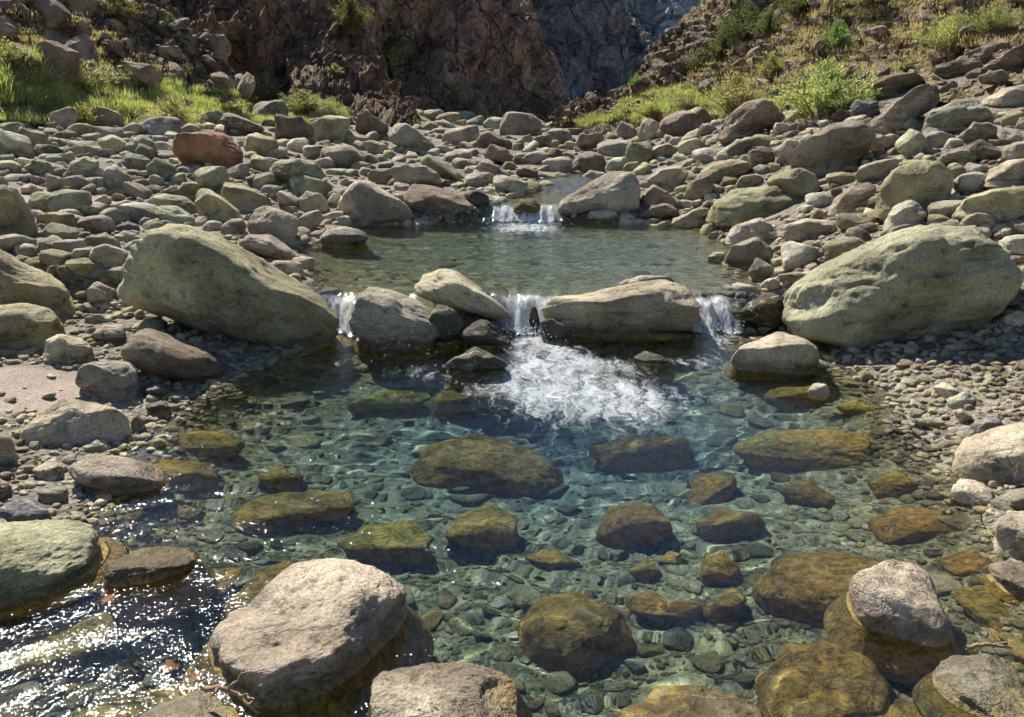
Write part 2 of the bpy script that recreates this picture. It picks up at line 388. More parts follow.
hills.append(spur('mountain', 'distant bluish mountain at the head of the canyon',
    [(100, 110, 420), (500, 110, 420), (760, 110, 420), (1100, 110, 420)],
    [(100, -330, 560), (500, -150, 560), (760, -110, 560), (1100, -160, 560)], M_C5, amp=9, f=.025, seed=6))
hills.append(spur('hillside', 'dry grassy hillside rising above the right bank',
    [(556, 128, 34), (610, 121, 29), (660, 117, 24), (720, 113, 19), (800, 116, 15.5), (880, 96, 14), (1000, 66, 13.4), (1180, 20, 13), (1500, -50, 12)],
    [(558, 125, 36), (606, 104, 37), (634, 86, 38), (652, 46, 39), (706, 8, 41), (760, -60, 44), (980, -210, 44), (1250, -330, 40), (1700, -480, 34)], M_HR, amp=.85, f=.36, seed=7, cols=300, rows=120))

def bvh_of(objs):
    V, Fc, b = [], [], 0
    for o in objs:
        me = o.data; n = len(me.vertices); a = np.empty(n * 3, np.float32); me.vertices.foreach_get('co', a)
        V.append(a.reshape(-1, 3)); k = np.empty(len(me.loops), np.int32); me.loops.foreach_get('vertex_index', k)
        Fc.append(k.reshape(-1, 4) + b); b += n
    return BVHTree.FromPolygons(np.concatenate(V).tolist(), np.concatenate(Fc).tolist())
BVH = bvh_of([ground] + hills)

def water_hit(o, d):
    """where a ray meets the stream surface (None when it meets ground first)"""
    g = BVH.ray_cast(Vector(o), Vector(d)); tg = g[3] if g[0] is not None else 1e9
    for t in np.arange(1.2, min(tg, 30), .02):
        p = o + d * t
        if p[2] <= wl_f(p[1]) and xl_f(p[1]) - .3 < p[0] < xr_f(p[1]) + .3: return t
    return None

def refract_dir(d, eta=1 / 1.33):
    c = -d[2]; k = 1 - eta * eta * (1 - c * c)
    r = d * eta; r[2] += eta * c - math.sqrt(k); return r / np.linalg.norm(r)

def hit(px, py):
    d = ray(px, py); g = BVH.ray_cast(Vector(CAM), Vector(d))
    return (np.array(g[0]), g[3]) if g[0] is not None else (CAM + d * 60, 60.0)
# ------------------------------------------------------------------ the stream surface
def water_surface():
    ys = [.55]
    while ys[-1] < 21: ys.append(ys[-1] + max(.0075, .0042 * ys[-1]))
    ys = np.array(ys); xs = np.linspace(-3.3, 3.3, 520)
    X, Y = np.meshgrid(xs, ys)
    X = X + .0
    jit = fbm2(X, Y * .2, 2.2, 3, 6.1) * .07 + fbm2(X, Y * .1, 9, 3, 7.7) * .045
    Z = wl_f(Y + jit)
    r = np.random.default_rng(42)
    # domain-warped wave trains: gentle swell plus short ripples, rougher in the riffle and below the falls
    wx = fbm2(X, Y, 1.1, 3, 1.0) * .22; wy = fbm2(X, Y, 1.1, 3, 2.0) * .22
    calm = .55 + .45 * sstep(-.2, .9, fbm2(X, Y, .7, 3, 5.0) + .3)
    riff = sstep(.5, -.9, X) * sstep(3.7, 2.6, Y) * 1.0
    pool = np.exp(-(((X - .45) / .95) ** 2 + ((Y - 5.4) / .9) ** 2))
    left = np.exp(-(((X + .75) / .6) ** 2 + ((Y - 5.0) / .5) ** 2)) * .8
    up = np.exp(-(((X - .1) / 1.0) ** 2 + ((Y - 10.6) / .9) ** 2))
    A = calm * .62 + riff * .20 + pool * .15 + left * .2 + up * .5
    W = 0
    for k in range(64):
        lam = .115 * 2 ** r.uniform(0, 2.6)
        th = r.normal(math.pi / 2 + .35, .75)          # crests mostly across the current
        kx, ky = math.cos(th) * 6.283 / lam, math.sin(th) * 6.283 / lam
        W = W + lam * r.uniform(.25, 1) * np.sin(kx * (X + wx) + ky * (Y + wy) + r.uniform(0, 6.283)) * .0050
    for k in range(6):
        lam = r.uniform(.7, 1.6); th = r.uniform(0, 6.283)
        W = W + lam * .0022 * np.sin(6.283 / lam * (math.cos(th) * (X + wx) + math.sin(th) * (Y + wy)) + r.uniform(0, 6))
    Z = Z + W * A * .78 * (1 - .40 * sstep(6, 12, Y))
    Z = Z + fbm2(X, Y, 4, 2, 9.5) * .012 * np.clip(pool * .9 + up * .9 + left * .6, 0, 1)
    A = A + .30 * sstep(6.6, 7.4, Y) + riff * .75 + pool * .6 + left * .8 + up * .4
    # foam density: the falls themselves and the churned water below them
    def g(cx, cy, rx, ry, rot=0.0):
        c, s = math.cos(rot), math.sin(rot); dx, dy = X - cx, Y - cy
        return np.exp(-(((dx * c + dy * s) / rx) ** 2 + ((-dx * s + dy * c) / ry) ** 2))
    stp = wl_f(Y + jit); step = sstep(.004, .03, stp) * sstep(.272, .225, stp)
    step2 = sstep(.277, .30, stp) * sstep(.503, .455, stp)
    gap = .04 + 1.0 * np.exp(-((X - .20) / .27) ** 2) + 1.0 * np.exp(-((X - 1.62) / .18) ** 2) + .8 * np.exp(-((X + 1.42) / .15) ** 2)
    Z = Z + (fbm2(X, Y * .45, 8, 3, 3.1) * .035 + fbm2(X, Y, 22, 2, 3.7) * .009) * np.clip(step + step2, 0, 1)
    fall = np.clip(step * np.clip(gap, 0, 1) + step2 * (.85 + .3 * fbm2(X, Y, 3, 2, 4.4)) * np.exp(-((X - .22) / .52) ** 4), 0, 1)
    foam = .95 * g(.20, 6.0, .26, .28) + .76 * g(.28, 5.60, .38, .55) + .66 * g(.42, 4.95, .50, .85, .3) + .52 * g(.05, 4.5, .5, .8) + .42 * g(.9, 4.5, .5, .7) + .46 * g(.75, 4.75, .45, .4) + .55 * g(.95, 5.45, .5, .22)
    foam = foam + .95 * g(1.60, 6.1, .20, .30) + .62 * g(1.45, 5.55, .32, .45) + .70 * g(-.70, 5.30, .55, .26) + .66 * g(-1.30, 5.6, .22, .45) + .45 * g(-.3, 4.9, .5, .3)
    foam = foam + 1.15 * g(.16, 10.6, .62, .50) + .55 * g(.2, 10.0, .9, .45) + .62 * g(.85, 12.5, .6, .8) + .5 * g(1.0, 13.8, .4, .8)
    foam = foam + .25 * riff
    foam = np.clip(foam, 0, 1.2)
    keep = (X > xl_f(Y) - .55) & (X < xr_f(Y) + .55)
    Fc = grid_faces(*X.shape)
    kf = keep.ravel()[Fc].all(1); Fc = Fc[kf]
    used = np.unique(Fc); remap = np.full(X.size, -1); remap[used] = np.arange(len(used))
    V = np.stack([X, Y, Z], -1).reshape(-1, 3)[used]
    tint = np.stack([foam, A / 2.5, fall], -1).reshape(-1, 3)[used]
    depth = np.clip(wl_f(Y) - ground_z(X, Y, False), .02, .8).ravel()[used]
    return V, remap[Fc], tint, depth

def water_material():
    m, n, N = new_mat('stream_water')
    geo = N('ShaderNodeNewGeometry'); P = geo.outputs['Position']
    sp = N('ShaderNodeSeparateColor', {0: N('ShaderNodeAttribute', attribute_name='tint').outputs['Color']})
    foam, agit = sp.outputs[0], sp.outputs[1]
    st = N('ShaderNodeMapping', {'Vector': P, 'Scale': (1.0, .6, 1.0), 'Rotation': (0, 0, .5)}).outputs[0]
    r1 = N.noise(st, 20, 4, .6, .8).outputs[0]; r2 = N.noise(P, 70, 2, .5, .4).outputs[0]
    bh = N.math('ADD', N.math('MULTIPLY', r1, .65), N.math('MULTIPLY', r2, .28))
    bs = N.mapr(agit, .12, .75, .31, .32)
    bump = N('ShaderNodeBump', {'Height': bh, 'Strength': bs, 'Distance': .03})
    # the water column takes out red first, more where it is deeper
    dp = N.mapr(N('ShaderNodeAttribute', attribute_name='depth').outputs['Fac'], .16, .64, 0, 1, False)
    refr = N('ShaderNodeBsdfRefraction', {'Color': N.mix(dp, (.95, .975, .93), (.64, .83, .90)), 'Roughness': 0.0, 'IOR': 1.33})
    glo = N('ShaderNodeBsdfGlossy', {'Color': (1, 1, 1, 1), 'Roughness': .06, 'Normal': bump.outputs[0]})
    fr = N('ShaderNodeFresnel', {'IOR': 1.33, 'Normal': bump.outputs[0]})
    w = N('ShaderNodeMixShader', {0: fr.outputs[0], 1: refr.outputs[0], 2: glo.outputs[0]})
    # foam: bubbly white streaks
    warp = N('ShaderNodeVectorMath', {0: P, 1: N('ShaderNodeVectorMath', {0: N.noise(P, 4.5, 4, .6).outputs['Color'], 'Scale': .30}, operation='SCALE').outputs[0]}, operation='ADD').outputs[0]
    f1 = N.noise(N('ShaderNodeMapping', {'Vector': warp, 'Scale': (2.0, .42, .5), 'Rotation': (0, 0, .22)}).outputs[0], 10, 8, .72, .6).outputs[0]
    f2 = N.noise(P, 85, 3, .75, .5).outputs[0]
    vo = N('ShaderNodeTexVoronoi', {'Vector': warp, 'Scale': 15.0}, feature='DISTANCE_TO_EDGE')
    web = N.mapr(vo.outputs[0], .13, .0)
    fm = N.math('ADD', N.math('MULTIPLY', f1, 1.15), N.math('MULTIPLY', f2, .15))
    fm = N.math('ADD', fm, N.math('MULTIPLY', web, .05))
    fac = N.mapr(N.math('ADD', fm, N.math('MULTIPLY', foam, .52)), 1.03, 1.52, 0, .92)
    fac = N.math('MULTIPLY', fac, N.mapr(foam, .10, .45))
    s1 = N.noise(N('ShaderNodeMapping', {'Vector': P, 'Scale': (1.0, .40, .22)}).outputs[0], 24, 6, .75, .9).outputs[0]
    fl = N.math('MULTIPLY', N.mapr(N.math('ADD', N.math('MULTIPLY', s1, .6), N.math('MULTIPLY', f1, .4)), .36, .56), N.mapr(sp.outputs[2], .12, .75))
    fac = N.math('MAXIMUM', fac, N.math('MULTIPLY', fl, .93))
    fb = N('ShaderNodeBump', {'Height': N.math('ADD', f2, N.math('MULTIPLY', f1, 1.5)), 'Strength': .6, 'Distance': .015})
    wd = N('ShaderNodeBsdfDiffuse', {'Color': (.80, .83, .84, 1), 'Normal': fb.outputs[0]})
    wt = N('ShaderNodeBsdfTranslucent', {'Color': (.80, .84, .85, 1)})
    fo = N('ShaderNodeMixShader', {0: .35, 1: wd.outputs[0], 2: wt.outputs[0]})
    sh = N('ShaderNodeMixShader', {0: fac, 1: w.outputs[0], 2: fo.outputs[0]})
    vol = N('ShaderNodeVolumeAbsorption', {'Color': (.42, .80, .86, 1), 'Density': WATER_ABS}) if WATER_ABS else None
    N.out(sh.outputs[0], vol.outputs[0] if vol else None)
    return m
WATER_ABS = 0
V, Fc, tint, depth = water_surface()
water = mesh_from('water', V, Fc, water_material(), tint=tint)
at = water.data.attributes.new('depth', 'FLOAT', 'POINT'); at.data.foreach_set('value', depth.astype(np.float32))
tag(water, 'clear shallow mountain stream dropping over two small falls', 'stream', kind='structure')
water.cycles.is_caustics_caster = True
ground.cycles.is_caustics_receiver = True

# spray thrown up where the falls land
rs = np.random.default_rng(31); VV, FF, nn = [], [], 0
iv, if_ = ico(1)
for cx, cy, z0, n_, sx, sy in [(.20, 6.16, .02, 240, .13, .10), (1.62, 6.16, .02, 110, .10, .09), (-1.40, 6.12, .02, 70, .08, .08), (.15, 10.85, .28, 260, .30, .16), (-.55, 5.6, .0, 50, .4, .2)]:
    for _ in range(n_):
        h_ = abs(rs.normal(0, .055)); q = np.array([cx + rs.normal(0, sx) * (1 - h_), cy + rs.normal(-.03, sy), z0 + h_])
        VV.append(iv * rs.uniform(.0018, .0052) * np.array([1, 1, rs.uniform(.8, 1.8)]) + q); FF.append(if_ + nn); nn += len(iv)
ms, sn, SN = new_mat('spray'); SN.out(SN('ShaderNodeBsdfPrincipled', {'Base Color': (.85, .88, .9, 1), 'Roughness': .15}).outputs[0])
tag(mesh_from('spray', np.concatenate(VV), np.concatenate(FF), ms), 'drops of white spray thrown up at the foot of the falls', 'spray', kind='stuff')
# ------------------------------------------------------------------ the stones one can point at
# mode: d dry on the bank, w standing in the lower pool, u in the upper pool, f at the top run, s wholly under water
# colour keys: o olive, g grey, t tan, p pinkish, b brown, r red brown, n green grey, c charcoal, y ochre, l light
C = dict(o=(.315, .280, .160), g=(.315, .290, .220), t=(.375, .320, .230), p=(.345, .285, .220), b=(.200, .150, .108), r=(.330, .165, .095),
         n=(.305, .295, .190), c=(.115, .110, .105), y=(.42, .25, .06), l=(.45, .395, .300), m=(.13, .10, .04), k=(.075, .070, .05))
HERO = [l.split('|') for l in '''
w|l|A|large pale tan boulder with a flat top in the rippling water at the lower edge|203,640 232,612 265,581 294,559 342,553 382,567 407,586 408,608 395,645 345,685 306,708 268,703 246,684 212,663|.8
w|l|B|pale half wet boulder right of the large flat topped boulder at the lower edge|369,690 380,668 424,661 466,661 507,672 527,700 520,745 440,765 375,740|.55
w|m|C|mossy boulder cut by the lower edge with a small pale dry crown|590,716 622,697 664,684 698,684 735,695 768,714 760,750 680,765 600,750|.3
w|g|D|smooth grey boulder at the lower edge beside the driftwood twigs|130,722 160,703 199,688 225,696 246,715 242,748 170,760|.35
w|n|E|large flat green grey boulder cut by the left edge above the sparkling riffle|-70,545 -40,528 0,522 47,519 87,521 102,532 104,544 88,562 60,580 0,602 -60,606|.5
w|m|F|small mossy wet stone with a dry brown tip beside the flat green boulder|101,570 118,556 141,548 172,546 196,552 202,560 180,570 160,580 141,588 112,585|.5
w|p|G|pale pinkish stone at the left waterline with a mossy slab at its right end|64,468 87,452 122,456 150,464 164,476 161,488 130,497 100,493 80,483|.4
s|m|G2|mossy brown slab under shallow water behind the pale pinkish waterline stone|128,462 165,454 195,459 211,473 206,488 180,495 150,493|.2
s|m|H|mossy oval stone under water topmost of the mossy stones by the left shore|157,447 176,435 199,429 223,432 237,440 234,454 199,459 164,455|.2
d|t|I|long tan boulder lying on the sand at the left edge of the lower pool|19,432 35,416 61,398 89,402 117,408 130,418 127,432 112,438 70,441 35,444 21,442|.6
d|g|J|grey blocky boulder between the long tan boulder and the log shaped brown boulder|73,383 82,364 105,360 131,362 139,376 134,393 120,404 103,400 80,388|.6
w|b|K|log shaped brown boulder leaning at the waterline in front of the giant olive boulder|122,348 131,334 148,327 176,336 211,353 227,367 228,379 218,388 197,390 169,383 145,372 124,360|.35
d|t|L|small cream topped tan boulder left of the log shaped brown boulder|43,355 47,339 59,333 82,339 96,350 87,360 56,365 44,362|.6
d|o|M|smooth pale olive boulder cut by the left edge below the big craggy olive one|-45,330 -30,312 0,305 23,303 44,307 59,317 67,331 55,343 40,349 0,352 -35,350|.3
d|o|N|big craggy olive boulder cut by the left edge beside the cobble gully|-70,290 -50,258 -15,244 0,247 25,264 55,276 71,292 73,306 63,318 20,327 -50,324|.7
d|o|O|olive boulder with a pale ledge at the left edge in front of the sand patch|-35,215 -15,192 0,186 15,186 26,201 36,217 36,231 20,237 0,239 -28,236|.8
w|o|P|giant olive green boulder leaning into the water on the left side of the pool|120,280 127,260 147,233 154,222 174,220 214,233 268,260 308,287 331,307 336,324 321,347 288,358 254,350 201,331 161,314 130,310 122,297|.35
w|g|Q|pitted grey boulder with olive base left of the falls beside the giant olive one|348,320 358,297 371,285 391,289 418,300 441,320 443,334 428,347 401,353 368,345 351,330|.6
w|t|R|sloping tan boulder with a shaded face left beside the middle waterfall|411,290 421,277 438,267 455,269 481,287 512,307 513,320 498,326 468,318 441,309 418,296|.6
w|k|S|small dark mossy pointed stone just below the sloping tan boulder|458,335 478,319 488,320 513,344 505,350 475,347|.8
w|k|T|low dark mossy stone in front of the small pointed one in the white water|441,366 475,346 512,365 502,369 468,378 451,369|.8
w|t|U|wide flat pale boulder damming the stream right of the middle waterfall|538,310 548,300 582,292 625,284 662,279 679,283 702,310 699,327 675,332 625,341 582,336 555,327 542,320|.55
u|l|U2|thin pale slab showing behind the wide flat dam boulder|612,285 640,275 666,276 680,284 650,291 620,290|.5
w|k|V|tiny wet stone breaking the water below the wide flat dam boulder|632,358 645,351 662,356 677,365 655,368 635,365|.7
w|t|W|smooth tan boulder half in the water left in front of the giant right boulder|729,360 745,344 779,331 809,340 821,354 819,369 799,375 759,373 735,368|.35
w|m|X|dark mossy boulder beside the small right waterfall|709,316 742,304 769,292 782,297 786,320 782,329 755,334 720,329|.5
w|n|Y|giant grey green boulder with scooped hollows on the right bank of the pool|782,307 779,290 816,264 856,247 899,230 936,223 970,228 1000,247 1020,264 1023,277 1013,310 973,335 929,353 869,363 826,358 792,335|.5
s|m|Z|wide mossy ochre slab under shallow water right of the clear pool|744,441 777,428 839,425 864,437 885,459 868,478 839,488 794,478 757,457|.3
s|m|a1|flat mossy stone under water carrying a small pale dry stone|769,397 782,387 822,384 834,394 826,405 789,410|.3
w|l|a2|small pale pitted stone standing on a flat mossy stone in the shallows|807,392 814,383 826,384 831,394 824,401 811,400|.6
s|m|a3|small oval mossy stone in the shallows between the two wide mossy slabs|839,408 856,402 874,411 869,417 846,415|.2
s|m|a4|mossy oval stone in the shallows above the larger mossy one near the right shore|870,483 897,474 918,485 910,498 881,496|.2
s|m|a5|large smooth mossy stone in the shallows of the right shore|875,519 901,506 947,509 968,532 955,545 914,549 885,541|.2
s|m|a6|small mossy stone under water below the wide mossy ochre slab|781,490 806,481 833,499 827,508 794,502|.4
w|l|a7|pale dry topped boulder with a dark wet front in the lower right shallows|848,590 849,577 866,570 889,558 914,561 933,575 938,596 952,628 946,648 905,648 870,632 855,612|.5
s|m|a8|big mossy brown boulder left against the pale dry topped boulder|763,588 790,557 835,550 881,560 905,590 905,625 880,650 819,646 786,617|.3
s|m|a9|rounded weedy boulder under water below the big mossy brown boulder|764,688 788,653 835,651 865,667 883,692 880,717 830,737 775,727|.4
w|g|b1|grey boulder with an algae green left side in the lower right corner|932,670 950,655 988,652 1015,668 1032,690 1040,722 1010,732 975,714 945,692|.4
s|m|b2|mossy stone cut by the lower edge left of the grey corner boulder|850,716 895,703 948,711 955,740 900,750 855,740|.2
s|m|b3|mossy olive boulder under water at the right edge above the driftwood stick|958,588 988,583 1015,596 1032,612 1028,632 1003,638 978,616|.3
s|m|b4|small mossy stone behind the pale wedge stone near the right edge|941,557 972,546 997,557 992,573 955,576|.2
w|l|b5|pale wedge shaped stone cut by the right edge above the mossy olive boulder|984,566 1000,560 1030,563 1055,578 1045,602 1010,590|.5
d|p|b6|cracked pinkish boulder at the right edge lowest of the dry shore stones|994,536 999,517 1024,509 1045,520 1055,547 1030,565 1005,557|.4
d|g|b7|smooth grey oval stone at the right edge on top of the cracked pinkish boulder|995,500 1008,490 1030,487 1048,500 1030,512 1000,511|.2
d|p|b8|small pinkish oval stone at the right waterline below the big pale boulder|951,485 968,478 986,485 994,499 990,508 972,506 957,496|.25
d|l|b9|big pale smooth boulder at the right edge beside the shallows|948,457 964,440 988,428 1024,421 1060,430 1075,462 1040,487 1000,487 968,471|.35
d|c|c1|blue grey flat stone behind the big pale smooth boulder at the right edge|965,429 986,416 1002,420 1004,428 985,434 972,433|.4
w|l|c2|light oblong pebble lying in the shallows on the right gravel edge|912,419 929,417 947,422 941,429 916,425|.2
d|l|c3|round cream cobble topmost of the pale cobbles on the right gravel edge|931,388 943,382 960,391 949,398|.2
d|g|c4|grey oval cobble below the round cream cobble on the right gravel edge|945,400 965,391 978,399 974,407 953,407|.2
w|t|c5|small brown cobble between the grey oval cobble and the light oblong pebble|953,411 961,408 974,418 961,425|.3
s|b|d1|large dark rounded boulder deep in the middle of the lower pool|424,466 440,449 482,439 515,449 544,466 560,490 548,503 498,508 428,487|.4
s|c|d2|blue dark boulder deep in the pool right of the large rounded one|598,449 631,437 680,441 686,466 639,483 602,467|.4
s|m|d3|round algae netted stone under water below the large dark boulder|451,536 465,519 490,506 511,519 515,540 498,560 469,556|.4
s|y|d4|ochre netted stone under water right of the round algae netted stone|600,536 614,509 647,507 666,528 643,549 618,558|.5
s|m|d5|big round boulder overgrown with hairy weed on the bed near the lower edge|525,631 540,606 573,597 614,615 627,644 598,669 569,678 531,661|.25
s|b|d6|flat reddish brown stone under ripples behind the large flat topped boulder|345,544 366,530 403,523 424,540 428,565 382,569 357,558|.4
s|m|d7|narrow olive stone between the two netted stones on the pool bed|525,557 552,551 579,563 548,574|.4
s|b|d8|brown flat stone under the white water below the pitted grey boulder|351,404 391,394 421,397 418,415 361,415|.4
s|o|d9|olive stone under water in front of the low dark mossy stone|430,400 460,388 500,392 510,408 470,421 435,416|.4
s|m|e1|mossy stone under the foam trail below the tiny wet stone|612,401 629,391 649,394 652,405 625,410|.4
s|b|e2|brown ridged stone on the clear bed right of the weedy round boulder|630,599 654,593 666,602 698,602 706,610 683,625 659,626 639,615|.7
s|y|e3|bright orange yellow stone on the clear bed|701,575 708,557 725,555 738,570 733,584 708,583|.7
s|y|e4|small yellow stone left of the bright orange yellow stone on the bed|660,562 671,552 681,555 678,567|.6
s|n|e5|round grey green cobble on the bed left of the small yellow stone|628,570 644,560 659,572 644,584|.2
s|o|e6|dark olive wedge stone on the bed below the bright orange yellow stone|708,612 733,589 746,599 730,622 713,625|.7
s|k|e7|dark brown stone on the bed above the bright orange yellow stone|699,523 719,513 752,515 761,530 732,545 707,537|.5
s|k|e8|dark blue stone deep in the pool above the dark brown bed stone|682,494 703,478 732,478 728,495 699,510|.5
s|m|e9|stone trailing long brown weed in the current on the left side of the pool|234,528 248,509 282,497 342,495 345,517 290,524 257,541|.4
s|m|f1|small mossy stone above the stone with trailing weed in the left shallows|259,479 277,468 302,478 282,495|.4
s|m|f2|long narrow mossy stone in the riffle left above the large flat topped boulder|149,591 199,577 236,573 224,594 166,607|.4
s|o|f3|long olive stone under the sparkling riffle near the left edge|0,652 41,627 104,615 101,645 41,674 0,665|.4
s|m|f4|mossy skirt stone under water against the large flat topped boulder|212,612 245,585 285,562 300,577 260,605 230,620|.3
s|m|f5|brown mossy slab under water beneath the smooth grey corner boulder|75,725 130,700 190,684 250,700 260,745 150,770|.3
d|r|A1|orange red boulder standing out on the left bank|171,144 177,134 207,130 227,134 244,154 242,171 214,172 184,164 172,154|.45
d|b|A2|long dark arched boulder in the grass on the left bank|61,103 68,95 80,92 112,97 138,113 136,119 110,117 75,113|.5
d|b|A3|dark rounded boulder in front of the long arched one on the left bank|83,111 92,106 108,108 127,120 118,127 100,128 86,121|.4
d|b|A4|square brown block below the grass on the far left bank|274,133 278,118 299,116 313,126 313,137 289,143 276,139|.7
d|b|A5|long brown slab between the orange red boulder and the square brown block|219,123 225,112 246,119 264,127 262,136 235,129|.6
d|o|A6|leaning olive stone with a pointed right end below the orange red boulder|195,199 198,188 205,187 223,197 244,215 231,221 209,222 198,214|.6
d|o|A7|broad olive boulder right behind the leaning pointed olive stone|220,192 225,181 243,184 266,197 276,205 258,210 244,211 225,202|.5
d|p|A8|rounded brown pink boulder behind the top of the giant olive boulder|246,224 257,207 268,205 293,215 300,230 293,243 270,244 250,234|.4
d|p|A9|small pink stone wedged beside the rounded brown pink boulder|219,228 231,219 242,219 248,226 240,236 222,234|.3
d|n|B1|grey green craggy boulder right of the orange red boulder|267,172 277,160 298,158 318,164 327,178 300,189 280,183|.7
d|n|B2|grey green block leaning on the front of the craggy grey green boulder|289,178 301,172 321,180 334,186 330,194 317,197 297,194 290,187|.7
d|o|B3|smooth small olive stone in front of the grey green block|297,199 307,192 321,193 329,205 324,214 301,211|.3
u|l|B4|pale flat sided boulder at the left shore of the upper pool|336,207 345,190 356,180 370,180 386,191 406,205 413,214 411,223 386,227 360,223|.55
u|b|B5|large shaded brown boulder left of the upper waterfall|405,196 409,186 420,182 439,187 462,196 479,207 488,216 479,220 444,222 418,216 407,206|.4
u|k|B6|dark mossy stone behind the shaded brown boulder at the upper waterfall|462,194 479,189 488,196 490,204 481,208|.5
d|t|B7|tan sloping boulder behind the large shaded brown one on the left bank|388,170 402,163 427,166 441,177 444,185 413,184 400,188|.6
d|o|B8|long olive slab sloping right above the tan sloping boulder|418,161 428,154 443,161 464,177 462,185 444,179 427,168|.6
d|g|B9|big peaked grey boulder in the far boulder field left of the stream|388,136 393,124 406,122 421,133 439,149 435,153 413,154 392,143|.8
d|b|C1|brown boulder at the foot of the left cliff behind the peaked grey one|355,131 358,114 368,113 382,121 390,128 385,137 368,138|.5
d|b|C2|rounded brown boulder on the skyline of the far stones below the middle cliff|475,144 481,133 490,131 509,140 515,148 497,149|.5
d|b|C3|brown stone in front of the rounded brown boulder on the far skyline|480,153 492,145 505,148 514,158 509,166 492,161|.6
d|b|C4|tilted brown stone above the shore left of the upper stream run|476,167 483,158 497,166 511,177 501,183 487,178|.6
f|b|C5|low dark stone at the left edge of the upper stream run|515,172 523,167 539,171 537,179 518,178|.5
u|t|C6|large rounded tan boulder right of the upper waterfall|556,208 566,196 590,182 611,171 632,173 639,182 641,198 638,216 625,219 604,221 583,220 559,216|.5
u|g|C7|smooth small grey stone at the foot of the large tan boulder by the upper waterfall|585,219 590,210 604,210 615,211 621,217 615,223 594,223|.2
d|b|C8|olive brown boulder right of the upper stream run above the large tan boulder|567,167 578,156 596,152 606,159 604,171 585,174 571,172|.4
d|g|C9|small rounded stone between the olive brown boulder and the large tan boulder|582,176 590,170 606,173 603,179 585,180|.3
d|b|D1|pointed brown stone right against the large tan boulder by the upper waterfall|641,196 654,184 673,196 678,204 660,209 643,209|.7
u|b|D2|low wide brown stone at the waterline below the pointed brown stone|636,216 648,207 666,203 682,212 666,221 643,220|.5
d|g|D3|broad grey boulder up the right bank behind the pointed brown stone|643,181 658,168 680,165 690,173 678,191 660,187|.6
d|t|D4|tan wedge shaped boulder at the foot of the right hand grass near the far bend|574,145 580,135 600,133 606,139 596,148 580,151|.7
d|o|D5|long tan saddle topped boulder on the right shore of the upper pool|711,206 720,194 735,188 760,187 780,181 800,191 810,200 806,214 760,222 725,229 712,220|.4
d|o|D6|rounded olive boulder behind the long saddle topped boulder|762,183 778,172 801,167 815,175 821,188 815,199 795,196|.4
d|p|D7|big pinkish slab with a rippled face on the right bank|785,160 807,139 829,125 849,121 864,122 874,127 878,136 870,151 855,165 838,176 817,174 803,167 788,166|.5
d|t|D8|small tan block left behind the big pinkish rippled slab|776,160 778,148 787,139 802,141 800,153 788,166|.6
d|b|D9|dark reddish humped boulder below the large green bush|719,144 719,132 727,116 745,102 764,98 778,108 788,118 778,124 754,133 738,144|.5
d|o|E1|olive flat boulder up the right bank left of the long saddle topped boulder|697,177 708,164 733,159 754,164 756,170 733,177 712,184 698,182|.6
d|g|E2|grey slab between the olive flat boulder and the dark reddish humped boulder|712,156 733,143 750,136 756,143 750,152 726,158|.6
d|o|E3|small olive stone between the olive flat boulder and the long saddle topped one|734,188 741,176 756,174 764,178 758,188|.5
d|o|E4|fat rounded olive boulder with a creased top above the giant right boulder|876,204 879,188 893,169 918,160 939,162 954,173 951,193 942,212 925,223 900,224 880,218|.45
d|g|E5|grey pyramid stone between the fat olive boulder and the giant right boulder|883,226 893,206 909,199 920,204 933,222 915,233 887,234|.7
d|b|E6|big brown slab leaning left below the dark ledge on the right bank|870,123 893,104 918,86 932,84 940,92 941,104 925,114 911,123 891,138 876,131|.6
d|g|E7|dark grey slab with a hollow right of the big leaning brown slab|921,128 928,114 956,99 974,99 995,114 993,121 967,126 932,138|.7
d|t|E8|tan slab at the right edge above the dark grey hollow slab|979,104 1000,88 1030,84 1048,95 1030,105 1000,109|.6
d|n|E9|pale green boulder in front of the big leaning brown slab|895,145 904,134 918,130 928,141 927,154 913,159 897,151|.6
d|g|F1|angular grey block right of the pale green boulder on the right bank|955,138 976,123 990,122 1000,132 999,142 978,144|.8
d|o|F2|flat olive stone with a pale top behind the fat rounded olive boulder|935,161 953,150 976,148 983,158 979,165 958,168|.6
d|b|F3|brown rounded boulder behind the flat olive stone with a pale top|960,150 968,144 983,140 1002,151 1003,160 985,163|.4
d|t|F4|pale topped stone left behind the fat rounded olive boulder|854,177 860,168 875,161 900,158 897,171 883,183 860,185|.5
d|t|F5|long pale stone pointing at the fat olive boulder from the left|827,213 834,198 850,188 868,182 878,187 868,204 848,217 832,219|.5
d|o|F6|flat pale olive boulder cut by the right edge above the giant right boulder|956,209 967,197 990,189 1030,186 1045,205 1030,217 1002,221 963,219|.5
d|t|F7|tan boulder at the right edge behind the flat pale olive boulder|983,183 990,168 1010,160 1035,158 1048,175 1020,188 995,189|.4
d|t|F8|reddish tan stone between the flat pale olive boulder and the giant right boulder|960,221 974,210 995,212 1002,221 992,228 965,228|.4
d|g|F9|pale grey stone at the right edge beside the crown of the giant right boulder|995,243 1008,235 1035,233 1045,245 1030,257 1007,253|.4
d|p|G1|pinkish flat topped boulder at the right shore of the upper pool|725,238 734,225 761,217 773,227 781,240 769,247 740,246|.6
u|g|G3|peaked grey boulder at the waterline below the pinkish flat topped boulder|721,263 734,244 757,236 773,250 773,263 747,268|.7
u|g|G4|small pointed stone at the waterline right below the peaked grey boulder|747,273 757,257 775,268 772,277 757,282|.7
d|t|G5|broad flat tan stone on the gravel right of the pinkish flat topped boulder|777,226 806,218 835,222 838,234 815,240 790,240|.5
